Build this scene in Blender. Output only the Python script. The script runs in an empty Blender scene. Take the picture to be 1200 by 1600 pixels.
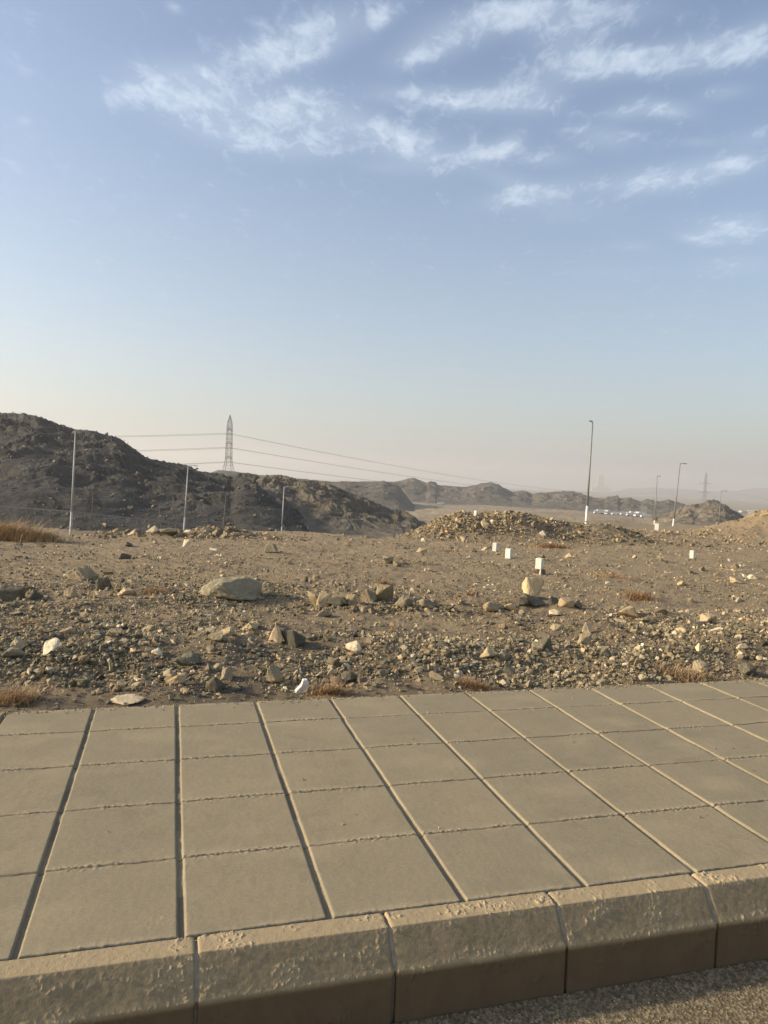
import bpy, bmesh, math, random
import numpy as np
from mathutils import Vector, Matrix, Quaternion

random.seed(11)
rng = np.random.default_rng(7)
scene = bpy.context.scene
COL = scene.collection

# ------------------------------------------------------------------ camera
FPX, PITCH, ROLL, YAW = 1151.75, .051229, .043387, .280166
H = 1.4
sp, cp, sr, cr = math.sin(PITCH), math.cos(PITCH), math.sin(ROLL), math.cos(ROLL)
FW = np.array([0, cp, -sp]); R0 = np.array([1., 0, 0]); U0 = np.array([0, sp, cp])
CR = cr * R0 + sr * U0
CU = -sr * R0 + cr * U0
cam_d = bpy.data.cameras.new('camera')
cam = bpy.data.objects.new('camera', cam_d)
COL.objects.link(cam)
cam.matrix_world = Matrix(((CR[0], CU[0], -FW[0], 0), (CR[1], CU[1], -FW[1], 0), (CR[2], CU[2], -FW[2], H), (0, 0, 0, 1)))
cam_d.sensor_fit = 'VERTICAL'
cam_d.sensor_height = 36
cam_d.lens = 36 * FPX / 1600
cam_d.clip_start = .1
cam_d.clip_end = 20000
scene.camera = cam

# ------------------------------------------------------------------ light
SUN_AZ = math.radians(-92)      # measured from the view direction, negative = left
SUN_EL = math.radians(21)
SUN_STRENGTH = 3.7
SKY_STRENGTH = .136
scene.view_settings.view_transform = 'Standard'
scene.view_settings.look = 'None'
scene.view_settings.exposure = .6
scene.view_settings.gamma = 1
sun_dir = Vector((math.sin(SUN_AZ) * math.cos(SUN_EL), math.cos(SUN_AZ) * math.cos(SUN_EL), math.sin(SUN_EL)))
sl = bpy.data.lights.new('sun', 'SUN')
sl.energy = SUN_STRENGTH
sl.angle = math.radians(2.5)
sl.color = (1, .87, .66)
so = bpy.data.objects.new('sun', sl)
COL.objects.link(so)
so.rotation_euler = (-sun_dir).to_track_quat('-Z', 'Y').to_euler()
so.location = (-20, 5, 30)

world = bpy.data.worlds.new('World')
scene.world = world
world.use_nodes = True
wn, wl = world.node_tree.nodes, world.node_tree.links
wn.clear()
w_out = wn.new('ShaderNodeOutputWorld')
w_bg = wn.new('ShaderNodeBackground')
w_bg.inputs['Strength'].default_value = SKY_STRENGTH
sky = wn.new('ShaderNodeTexSky')
sky.sky_type = 'NISHITA'
sky.sun_disc = False
sky.sun_elevation = SUN_EL
sky.sun_rotation = SUN_AZ
sky.air_density = 1.0
sky.dust_density = 1.7
sky.ozone_density = 1.5
wl.new(w_bg.outputs[0], w_out.inputs[0])


def wmath(op, a, b=None, c=None, clamp=False):
    n = wn.new('ShaderNodeMath'); n.operation = op; n.use_clamp = clamp
    for i, v in enumerate((a, b, c)):
        if v is None: continue
        if isinstance(v, (int, float)): n.inputs[i].default_value = v
        else: wl.new(v, n.inputs[i])
    return n.outputs[0]


# clouds: thin altocumulus sheet, laid out on a plane high above the ground (x/z, y/z of the sky direction)
tc = wn.new('ShaderNodeTexCoord')
sxyz = wn.new('ShaderNodeSeparateXYZ')
wl.new(tc.outputs['Generated'], sxyz.inputs[0])
zc = wmath('MAXIMUM', sxyz.outputs[2], .03)
px_ = wmath('DIVIDE', sxyz.outputs[0], zc)
py_ = wmath('DIVIDE', sxyz.outputs[1], zc)
cmb = wn.new('ShaderNodeCombineXYZ')
wl.new(px_, cmb.inputs[0]); wl.new(py_, cmb.inputs[1])
plane = cmb.outputs[0]


def wnoise(vec, scale, detail, rough, dist=0., off=(0, 0, 0), stretch=(1, 1, 1), rot=0.):
    m = wn.new('ShaderNodeMapping')
    m.inputs['Location'].default_value = off
    m.inputs['Rotation'].default_value = (0, 0, rot)
    m.inputs['Scale'].default_value = stretch
    wl.new(vec, m.inputs[0])
    n = wn.new('ShaderNodeTexNoise')
    n.inputs['Scale'].default_value = scale
    n.inputs['Detail'].default_value = detail
    n.inputs['Roughness'].default_value = rough
    n.inputs['Distortion'].default_value = dist
    wl.new(m.outputs[0], n.inputs['Vector'])
    return n.outputs[0]


def pix_plane(x, y):
    d = FW + CR * (x - 600) / FPX - CU * (y - 800) / FPX
    return d[0] / d[2], d[1] / d[2]


# (photo x, y, half width px, half height px, tilt deg, strength) of each cloud bank; turned into sheet coordinates
BANKS = [
    (500, 45, 90, 26, -16, 1.0), (415, 85, 75, 20, -4, .85), (595, 28, 30, 14, -40, .8), (470, 88, 60, 18, -18, .8),
    (200, 150, 38, 16, -5, .85), (300, 125, 75, 24, 6, 1.0), (360, 165, 110, 26, 14, .95), (480, 170, 60, 28, 20, .95), (330, 200, 90, 22, 18, .6),
    (420, 225, 90, 20, 8, .5), (590, 205, 70, 22, 22, .8), (650, 240, 60, 26, 15, .8), (500, 225, 60, 20, 0, .5),
    (700, 60, 85, 26, -22, .9), (800, 25, 110, 24, -8, .75), (880, 60, 60, 45, 30, .7), (940, 20, 100, 26, -4, .7), (650, 88, 40, 16, -20, .6),
    (910, 105, 70, 24, -8, .8), (1010, 95, 80, 22, -4, .95), (1110, 82, 90, 26, -10, 1.0), (1180, 62, 50, 24, -30, .9),
    (660, 150, 80, 15, 3, .95), (770, 158, 70, 20, 0, 1.0), (830, 150, 42, 24, 10, .8),
    (1035, 170, 48, 14, 6, 1.1), (970, 178, 30, 10, 0, .7), (945, 215, 50, 18, 4, .7), (1130, 145, 40, 12, -10, .6),
    (755, 240, 40, 15, -4, 1.1), (795, 225, 24, 12, -30, .9), (850, 248, 40, 12, 0, .6), (800, 285, 60, 14, 20, .5), (830, 305, 75, 15, -10, .9),
    (890, 330, 70, 18, 0, .35), (1000, 290, 70, 16, -4, .6), (1080, 272, 90, 20, -8, .85), (1150, 255, 40, 14, -8, .7), (1090, 222, 30, 7, 0, .5),
    (1150, 358, 60, 18, -2, .95), (1090, 374, 30, 8, 10, .7), (1150, 415, 70, 14, -4, .35), (950, 425, 60, 9, 0, .25), (1180, 215, 45, 14, -10, .5),
    (272, 12, 12, 7, 30, .9), (38, 189, 10, 6, 10, .9), (990, 385, 30, 7, 0, .35), (600, 262, 45, 10, 5, .35)]
mask = None
for (bx, by, hw, hh, tilt, st) in BANKS:
    c0 = np.array(pix_plane(bx, by))
    t = math.radians(tilt)
    e1 = np.array(pix_plane(bx + hw * math.cos(t), by + hw * math.sin(t))) - c0
    e2 = np.array(pix_plane(bx - hh * math.sin(t), by + hh * math.cos(t))) - c0
    inv = np.linalg.inv(np.array([e1, e2]).T)
    dx = wmath('SUBTRACT', px_, float(c0[0])); dy = wmath('SUBTRACT', py_, float(c0[1]))
    a = wmath('ADD', wmath('MULTIPLY', dx, float(inv[0, 0])), wmath('MULTIPLY', dy, float(inv[0, 1])))
    b = wmath('ADD', wmath('MULTIPLY', dx, float(inv[1, 0])), wmath('MULTIPLY', dy, float(inv[1, 1])))
    r2 = wmath('ADD', wmath('MULTIPLY', a, a), wmath('MULTIPLY', b, b))
    g = wmath('MULTIPLY', wmath('EXPONENT', wmath('MULTIPLY', r2, -.88)), st * .95)
    mask = g if mask is None else wmath('ADD', mask, g)
mask = wmath('MINIMUM', mask, 1.0)
n1 = wnoise(plane, 8.5, 10, .62, .6, (3, 1, 0), (1, .55, 1), .12)
n2 = wnoise(plane, 24, 9, .66, .5, (1, 7, 0), (1, .55, 1))
nn = wmath('ADD', wmath('MULTIPLY', n1, .56), wmath('MULTIPLY', n2, .44))
dens = wmath('ADD', mask, wmath('MULTIPLY', wmath('SUBTRACT', nn, .5), 3.9))
ss = wn.new('ShaderNodeMapRange'); ss.interpolation_type = 'SMOOTHSTEP'
ss.inputs[1].default_value = .08; ss.inputs[2].default_value = 1.75
ss.inputs[3].default_value = 0; ss.inputs[4].default_value = 1
wl.new(dens, ss.inputs[0])
veil = wmath('MULTIPLY', mask, .32)
cl = wmath('MULTIPLY', wmath('MAXIMUM', ss.outputs[0], veil), .56)
mixc = wn.new('ShaderNodeMixRGB')
wl.new(cl, mixc.inputs[0])
hsv = wn.new('ShaderNodeMixRGB'); hsv.blend_type = 'MULTIPLY'; hsv.inputs[0].default_value = 1
hsv.inputs[2].default_value = (1.0, .975, .985, 1)
milk = wn.new('ShaderNodeMixRGB')
elev = wmath('MAXIMUM', sxyz.outputs[2], 0.)
side = wmath('ADD', wmath('MULTIPLY', sxyz.outputs[0], -.35), 1.)
wl.new(wmath('MULTIPLY', wmath('EXPONENT', wmath('MULTIPLY', elev, -4.2)), .78), milk.inputs[0])
wl.new(sky.outputs[0], milk.inputs[1])
milkc = wn.new('ShaderNodeMixRGB'); milkc.blend_type = 'MULTIPLY'; milkc.inputs[0].default_value = 1
milkc.inputs[1].default_value = (2.75, 2.95, 2.95, 1)
wl.new(side, milkc.inputs[2]); wl.new(milkc.outputs[0], milk.inputs[2])
wl.new(milk.outputs[0], hsv.inputs[1])
wl.new(hsv.outputs[0], mixc.inputs[1])
mixc.inputs[2].default_value = (4.7, 5.2, 5.7, 1)
wl.new(mixc.outputs[0], w_bg.inputs[0])


# ------------------------------------------------------------------ helpers
def tag(o, label=None, cat=None, group=None, kind=None):
    if label: o['label'] = label
    if cat: o['category'] = cat
    if group: o['group'] = group
    if kind: o['kind'] = kind
    return o


def empty(name, loc, rz=0):
    o = bpy.data.objects.new(name, None)
    COL.objects.link(o)
    o.location = loc
    o.rotation_euler = (0, 0, rz)
    o.empty_display_size = .2
    return o


def link_mesh(name, me, mat, parent=None, loc=None):
    o = bpy.data.objects.new(name, me)
    COL.objects.link(o)
    if mat: me.materials.append(mat)
    if parent: o.parent = parent
    if loc is not None: o.location = loc
    return o


def np_mesh(name, V, Fc, mat, attrs=None, smooth=False, parent=None, loc=None):
    """V (n,3), Fc (m,k) faces of one size"""
    me = bpy.data.meshes.new(name)
    n, m, k = len(V), len(Fc), Fc.shape[1]
    me.vertices.add(n)
    me.vertices.foreach_set('co', np.ascontiguousarray(V, dtype=np.float32).ravel())
    me.loops.add(m * k)
    me.loops.foreach_set('vertex_index', np.ascontiguousarray(Fc, dtype=np.int32).ravel())
    me.polygons.add(m)
    me.polygons.foreach_set('loop_start', np.arange(0, m * k, k, dtype=np.int32))
    if smooth:
        me.polygons.foreach_set('use_smooth', np.ones(m, dtype=bool))
    else:
        me.polygons.foreach_set('use_smooth', np.zeros(m, dtype=bool))
    for an, av in (attrs or {}).items():
        at = me.attributes.new(an, 'FLOAT', 'POINT')
        at.data.foreach_set('value', np.ascontiguousarray(av, dtype=np.float32))
    me.update(calc_edges=True)
    return link_mesh(name, me, mat, parent, loc)


def grid_faces(nu, nv):
    i = np.arange(nu - 1)[:, None] * nv + np.arange(nv - 1)[None, :]
    return np.stack([i, i + nv, i + nv + 1, i + 1], -1).reshape(-1, 4)


def _hash(ix, iy, seed):
    h = (ix.astype(np.int64) * 374761393 + iy.astype(np.int64) * 668265263 + seed * 1442695041) & 0xffffffff
    h = ((h ^ (h >> 13)) * 1274126177) & 0xffffffff
    h = h ^ (h >> 16)
    return h


def perlin(x, y, seed=0):
    x = np.asarray(x, float); y = np.asarray(y, float)
    ix, iy = np.floor(x), np.floor(y)
    fx, fy = x - ix, y - iy
    u = fx * fx * fx * (fx * (fx * 6 - 15) + 10); v = fy * fy * fy * (fy * (fy * 6 - 15) + 10)

    def gr(dx, dy):
        a = _hash(ix + dx, iy + dy, seed) * (2 * math.pi / 4294967296.)
        return np.cos(a) * (fx - dx) + np.sin(a) * (fy - dy)
    a = gr(0, 0) * (1 - u) + gr(1, 0) * u
    b = gr(0, 1) * (1 - u) + gr(1, 1) * u
    return (a * (1 - v) + b * v) * 1.5


def fbm(x, y, octv=4, seed=0, gain=.5, lac=2.03):
    s = 0; a = 1
    for k in range(octv):
        s = s + a * perlin(x, y, seed + k * 17)
        x = x * lac + 3.1; y = y * lac + 7.7; a *= gain
    return s


def ridged(x, y, octv=5, seed=0, gain=.5):
    s = 0; a = 1
    for k in range(octv):
        n = 1 - np.abs(perlin(x, y, seed + k * 13)) * 1.6
        s = s + a * (n - .6)
        x = x * 2.07 + 1.7; y = y * 2.07 + 9.2; a *= gain
    return s


def sstep(x, a, b):
    t = np.clip((np.asarray(x, float) - a) / (b - a), 0, 1)
    return t * t * (3 - 2 * t)


def pray(x, y):
    return FW + CR * (x - 600) / FPX - CU * (y - 800) / FPX


def at_depth(x, y, Y):
    d = pray(x, y)
    return np.array([0, 0, H]) + d * Y / d[1]


CY, SY = math.cos(YAW), math.sin(YAW)


def to_local(x, y):
    return CY * x + SY * y, -SY * x + CY * y


def to_world(u, v):
    return CY * u - SY * v, SY * u + CY * v


TA, TB = .4537, .4587
U00, V00 = -.393, 2.190
PAVE_BACK = V00 + 4.86 * TB

# ------------------------------------------------------------------ materials
def nodemat(name):
    m = bpy.data.materials.new(name)
    m.use_nodes = True
    nt = m.node_tree
    b = nt.nodes['Principled BSDF']
    b.inputs['Roughness'].default_value = .9
    b.inputs['Specular IOR Level'].default_value = .25
    return m, nt, b


def tn(nt, scale, detail=6, rough=.55, coord='Object', dist=0, stretch=None):
    tcn = nt.nodes.new('ShaderNodeTexCoord')
    n = nt.nodes.new('ShaderNodeTexNoise')
    n.inputs['Scale'].default_value = scale
    n.inputs['Detail'].default_value = detail
    n.inputs['Roughness'].default_value = rough
    n.inputs['Distortion'].default_value = dist
    if stretch:
        mp = nt.nodes.new('ShaderNodeMapping'); mp.inputs['Scale'].default_value = stretch
        nt.links.new(tcn.outputs[coord], mp.inputs[0]); nt.links.new(mp.outputs[0], n.inputs['Vector'])
    else:
        nt.links.new(tcn.outputs[coord], n.inputs['Vector'])
    return n.outputs[0]


def ramp(nt, fac, stops):
    r = nt.nodes.new('ShaderNodeValToRGB')
    e = r.color_ramp.elements
    while len(e) < len(stops): e.new(.5)
    for k, (p, c) in enumerate(stops):
        e[k].position = p; e[k].color = (c[0], c[1], c[2], 1)
    nt.links.new(fac, r.inputs[0])
    return r.outputs[0]


def mixrgb(nt, fac, a, b, mode='MIX'):
    n = nt.nodes.new('ShaderNodeMixRGB'); n.blend_type = mode
    for i, v in enumerate((fac, a, b)):
        if isinstance(v, (int, float)): n.inputs[i].default_value = v
        elif isinstance(v, tuple): n.inputs[i].default_value = (*v, 1)
        else: nt.links.new(v, n.inputs[i])
    return n.outputs[0]


def mth(nt, op, a, b=0., clamp=False):
    n = nt.nodes.new('ShaderNodeMath'); n.operation = op; n.use_clamp = clamp
    for i, v in enumerate((a, b)):
        if isinstance(v, (int, float)): n.inputs[i].default_value = v
        else: nt.links.new(v, n.inputs[i])
    return n.outputs[0]


def attr(nt, name):
    n = nt.nodes.new('ShaderNodeAttribute'); n.attribute_name = name
    return n.outputs['Fac']


def bump(nt, b, hgt, dist, strength=1.):
    n = nt.nodes.new('ShaderNodeBump')
    n.inputs['Distance'].default_value = dist
    n.inputs['Strength'].default_value = strength
    nt.links.new(hgt, n.inputs['Height'])
    nt.links.new(n.outputs[0], b.inputs['Normal'])
    return n


def simple(name, col, rough=.6, metal=0., var=.15, scale=6.):
    m, nt, b = nodemat(name)
    f = tn(nt, scale, 5)
    c = ramp(nt, f, [(.3, tuple(x * (1 - var) for x in col)), (.7, tuple(min(1, x * (1 + var)) for x in col))])
    nt.links.new(c, b.inputs['Base Color'])
    b.inputs['Roughness'].default_value = rough
    b.inputs['Metallic'].default_value = metal
    return m


# paved slabs
m_pave, nt, b = nodemat('dusty_concrete')
big = tn(nt, 1.7, 6, .6)
mid = tn(nt, 14, 6, .65)
fine = tn(nt, 240, 4, .7)
c1 = ramp(nt, big, [(.3, (.255, .218, .142)), (.52, (.29, .247, .160)), (.72, (.325, .278, .18))])
c2 = mixrgb(nt, .35, c1, ramp(nt, mid, [(.35, (.225, .195, .13)), (.65, (.34, .290, .19))]))
slab = ramp(nt, attr(nt, 'slab'), [(0, (.88, .895, .91)), (1, (1.13, 1.11, 1.06))])
stain = ramp(nt, tn(nt, 3.1, 9, .72, dist=1.2), [(.36, (.76, .76, .77)), (.47, (1, 1, 1)), (.58, (1, 1, 1)), (.68, (1.14, 1.13, 1.10))])
slab = mixrgb(nt, 1., slab, stain, 'MULTIPLY')
c2 = mixrgb(nt, 1., c2, slab, 'MULTIPLY')
sandc = mixrgb(nt, fine, (.42, .35, .225), (.56, .47, .31))
c3 = mixrgb(nt, attr(nt, 'sand'), c2, sandc)
spk = tn(nt, 75, 6, .75)
c3 = mixrgb(nt, .34, c3, ramp(nt, spk, [(.32, (.17, .148, .10)), (.5, (.30, .256, .175)), (.68, (.46, .40, .28))]))
c4 = mixrgb(nt, .40, c3, ramp(nt, fine, [(.3, (.17, .15, .11)), (.7, (.46, .40, .29))]))
c5 = mixrgb(nt, attr(nt, 'groove_or_shade'), c4, (.13, .108, .08))
c5 = mixrgb(nt, 1., c5, (.965, .905, .80), 'MULTIPLY')
nt.links.new(c5, b.inputs['Base Color'])
bump(nt, b, mth(nt, 'ADD', mth(nt, 'MULTIPLY', fine, .5), mid), .004, .35)

m_kerb, nt, b = nodemat('kerb_concrete')
big = tn(nt, 3, 6, .65)
mid = tn(nt, 30, 6, .7)
fine = tn(nt, 220, 4, .7)
strk = tn(nt, 9, 6, .7, stretch=(1, .15, .15))
c1 = ramp(nt, big, [(.3, (.235, .190, .115)), (.7, (.31, .255, .158))])
c2 = mixrgb(nt, .4, c1, ramp(nt, strk, [(.35, (.175, .145, .09)), (.65, (.33, .272, .17))]))
c2 = mixrgb(nt, .4, c2, ramp(nt, tn(nt, 70, 7, .75), [(.32, (.15, .125, .08)), (.5, (.27, .225, .145)), (.68, (.44, .365, .24))]))
c3 = mixrgb(nt, attr(nt, 'sand'), c2, (.46, .375, .235))
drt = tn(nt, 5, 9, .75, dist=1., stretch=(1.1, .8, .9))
c4 = mixrgb(nt, attr(nt, 'groove_or_shade'), c3, mixrgb(nt, mth(nt, 'MULTIPLY', mth(nt, 'SUBTRACT', drt, .30), 2.4, True), (.165, .122, .073), (.112, .082, .050)))  # darker browns paint the shaded vertical face, mottled with dirt
c4 = mixrgb(nt, 1., c4, (1.06, .968, .86), 'MULTIPLY')
nt.links.new(c4, b.inputs['Base Color'])
bump(nt, b, mth(nt, 'ADD', fine, mth(nt, 'MULTIPLY', mid, .6)), .004, .5)

m_mortar = simple('sand_mortar', (.33, .28, .205), .95, 0, .2, 60)

m_asph, nt, b = nodemat('sandy_asphalt')
v = nt.nodes.new('ShaderNodeTexVoronoi'); v.inputs['Scale'].default_value = 110
tcn = nt.nodes.new('ShaderNodeTexCoord'); nt.links.new(tcn.outputs['Object'], v.inputs['Vector'])
fine = tn(nt, 160, 4, .7)
c = ramp(nt, v.outputs['Color'], [(.2, (.10, .078, .045)), (.6, (.25, .195, .112)), (.9, (.48, .385, .235))])
c = mixrgb(nt, mth(nt, 'MULTIPLY', fine, .6), c, (.215, .155, .085))
nt.links.new(c, b.inputs['Base Color'])
bump(nt, b, mth(nt, 'ADD', v.outputs['Distance'], fine), .006, .9)

# stony soil of the field / distant terrain
m_soil, nt, b = nodemat('stony_soil')
big = tn(nt, .35, 6, .6)
mid = tn(nt, 2.6, 8, .65)
fine = tn(nt, 30, 8, .75)
grit = tn(nt, 120, 4, .8)
c1 = ramp(nt, big, [(.35, (.30, .235, .14)), (.65, (.385, .30, .175))])
c2 = mixrgb(nt, .5, c1, ramp(nt, mid, [(.3, (.21, .168, .105)), (.7, (.44, .345, .205))]))
c3 = mixrgb(nt, .55, c2, ramp(nt, fine, [(.36, (.11, .09, .064)), (.52, (.28, .225, .15)), (.68, (.52, .43, .30))]))
c4 = mixrgb(nt, .4, c3, ramp(nt, grit, [(.35, (.10, .082, .058)), (.65, (.46, .37, .25))]))
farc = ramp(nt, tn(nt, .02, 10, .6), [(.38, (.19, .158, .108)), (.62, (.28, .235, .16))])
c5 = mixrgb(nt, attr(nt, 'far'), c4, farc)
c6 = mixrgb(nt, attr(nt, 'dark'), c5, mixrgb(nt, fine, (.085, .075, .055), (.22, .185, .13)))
c6 = mixrgb(nt, 1., c6, (1.27, 1.17, 1.04), 'MULTIPLY')
nt.links.new(c6, b.inputs['Base Color'])
bump(nt, b, mth(nt, 'ADD', mth(nt, 'MULTIPLY', fine, 1.), mth(nt, 'MULTIPLY', grit, .3)), .05, .9)


def stone_mat(name, scale):
    m, nt, b = nodemat(name)
    t = attr(nt, 'tone')
    c = ramp(nt, t, [(0, (.060, .058, .048)), (.25, (.15, .135, .10)), (.5, (.26, .22, .155)), (.72, (.40, .33, .225)),
                     (.9, (.58, .50, .36)), (1, (.74, .68, .55))])
    f = tn(nt, scale, 8, .7)
    c = mixrgb(nt, .55, c, mixrgb(nt, f, (.35, .34, .33), (1.5, 1.45, 1.35)), 'MULTIPLY')
    hue = ramp(nt, attr(nt, 'hue'), [(0, (.96, 1.0, 1.0)), (.35, (1.03, 1, .99)), (.7, (1.08, 1, .91)), (1, (1.25, .99, .8))])
    c = mixrgb(nt, 1., c, hue, 'MULTIPLY')
    # dust settles on upward faces
    g = nt.nodes.new('ShaderNodeNewGeometry')
    sx = nt.nodes.new('ShaderNodeSeparateXYZ'); nt.links.new(g.outputs['Normal'], sx.inputs[0])
    d = mth(nt, 'MULTIPLY', mth(nt, 'SUBTRACT', sx.outputs[2], .25, True), mth(nt, 'MULTIPLY', f, .75))
    c = mixrgb(nt, d, c, (.33, .27, .18))
    c = mixrgb(nt, 1., c, (1.12, 1.10, 1.0), 'MULTIPLY')
    nt.links.new(c, b.inputs['Base Color'])
    bump(nt, b, f, .02, .7)
    return m


m_gravel = stone_mat('crushed_stone', 45)
m_rock = stone_mat('field_rock', 14)


def hill_mat(name, c_lo, c_mid, c_hi, sc=1., rock=.6):
    m, nt, b = nodemat(name)
    big = tn(nt, .035 * sc, 8, .6)
    mid = tn(nt, .22 * sc, 10, .7, dist=.6)
    strat = tn(nt, .11 * sc, 10, .7, dist=.4, stretch=(.5, .5, 2.6))
    blk = nt.nodes.new('ShaderNodeTexVoronoi'); blk.inputs['Scale'].default_value = .55 * sc
    tcn = nt.nodes.new('ShaderNodeTexCoord'); nt.links.new(tcn.outputs['Object'], blk.inputs['Vector'])
    c = ramp(nt, big, [(.35, c_lo), (.65, c_mid)])
    c = mixrgb(nt, .5, c, ramp(nt, mid, [(.32, c_lo), (.5, c_mid), (.7, c_hi)]))
    c = mixrgb(nt, .4, c, ramp(nt, strat, [(.35, tuple(x * .6 for x in c_lo)), (.55, c_mid), (.75, c_hi)]))
    bl = ramp(nt, blk.outputs['Color'], [(.1, (.65, .65, .65)), (.9, (1.35, 1.32, 1.25))])
    c = mixrgb(nt, rock, c, bl, 'MULTIPLY')
    nt.links.new(c, b.inputs['Base Color'])
    hgt = mth(nt, 'ADD', mid, mth(nt, 'MULTIPLY', blk.outputs['Distance'], .5))
    bump(nt, b, hgt, 1.0, .6)
    return m


m_hill_dark = hill_mat('dark_rocky_hill', (.034, .032, .027), (.055, .050, .040), (.105, .094, .073))
m_hill_cut = hill_mat('cut_rock_slope', (.075, .066, .049), (.155, .128, .088), (.31, .25, .17))
m_hill_mid = hill_mat('far_rocky_ridge', (.070, .063, .050), (.135, .115, .085), (.24, .20, .145), .6)
m_hill_tan = hill_mat('tan_rocky_hill', (.12, .10, .072), (.19, .155, .11), (.30, .25, .175), .8)
m_hill_far = hill_mat('hazy_mountain', (.10, .09, .075), (.15, .13, .10), (.2, .17, .13), .1)

m_steel = simple('galvanised_steel', (.22, .22, .21), .5, .4, .1, 3)
m_galv = simple('dull_zinc', (.22, .215, .20), .7, .2, .15, 3)
m_pole = simple('grey_painted_pole', (.26, .25, .225), .55, .2, .1, 2)
m_white = simple('white_paint', (.74, .72, .66), .6, 0, .06, 5)
m_wire = simple('aluminium_conductor', (.16, .16, .155), .5, .3, .05, 1)
m_lampg = simple('lamp_glass', (.55, .55, .5), .25, 0, .05, 8)
m_wood = simple('weathered_pole', (.17, .14, .105), .85, 0, .25, 3)
m_cer = simple('ceramic_insulator', (.20, .13, .10), .4, 0, .1, 20)
m_dkglass = simple('dark_window', (.03, .035, .04), .2, 0, .1, 4)
m_rubber = simple('tyre_rubber', (.03, .03, .03), .8, 0, .1, 9)
m_bldg = simple('pale_render', (.52, .48, .40), .8, 0, .12, .4)
m_towerstone = simple('tower_cladding', (.42, .38, .30), .7, 0, .12, .02)
m_mark, nt, b = nodemat('whitewashed_concrete')
f = tn(nt, 22, 8, .7)
c = ramp(nt, f, [(.28, (.42, .37, .27)), (.42, (.72, .67, .55)), (.7, (.84, .80, .68))])
nt.links.new(c, b.inputs['Base Color']); bump(nt, b, f, .01, .5)

m_straw, nt, b = nodemat('dry_straw')
c = ramp(nt, attr(nt, 'tone'), [(0, (.34, .19, .085)), (.5, (.48, .32, .16)), (1, (.60, .47, .28))])
nt.links.new(c, b.inputs['Base Color'])
b.inputs['Roughness'].default_value = .8


# ------------------------------------------------------------------ terrain height
TT = np.array([-1.2, -.5, -.15, 0., .1, .3, .5, 1.2])
RE = np.array([23., 24., 25.5, 25, 31, 46, 52, 52])
KR = np.array([0, 35., 77., 117., 150., 190., 300., 600., 800., 1500., 9000.])
ZL = np.array([
    [-3.2, -3.2, -6.3, -8.6, -9.2, -11.0, -16., -22., -28., -42., -90.],      # left
    [-3.2, -3.2, -6.6, -9.2, -11.3, -13.5, -17., -22., -28., -42., -90.],     # centre
    [-1.2, -1.2, -2.5, -4.9, -6.4, -8.4, -14.5, -22., -28., -42., -90.]])     # right
MOUNDS = [  # centre px x, depth, half width along x, half depth, height
    (-.0, 0, 0, 0, 0)]


def mound(x, y, cx, cy, sx, sy, h, p=2.):
    d = (np.abs((x - cx) / sx) ** p + np.abs((y - cy) / sy) ** p)
    return h * np.exp(-d * 1.15)


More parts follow.
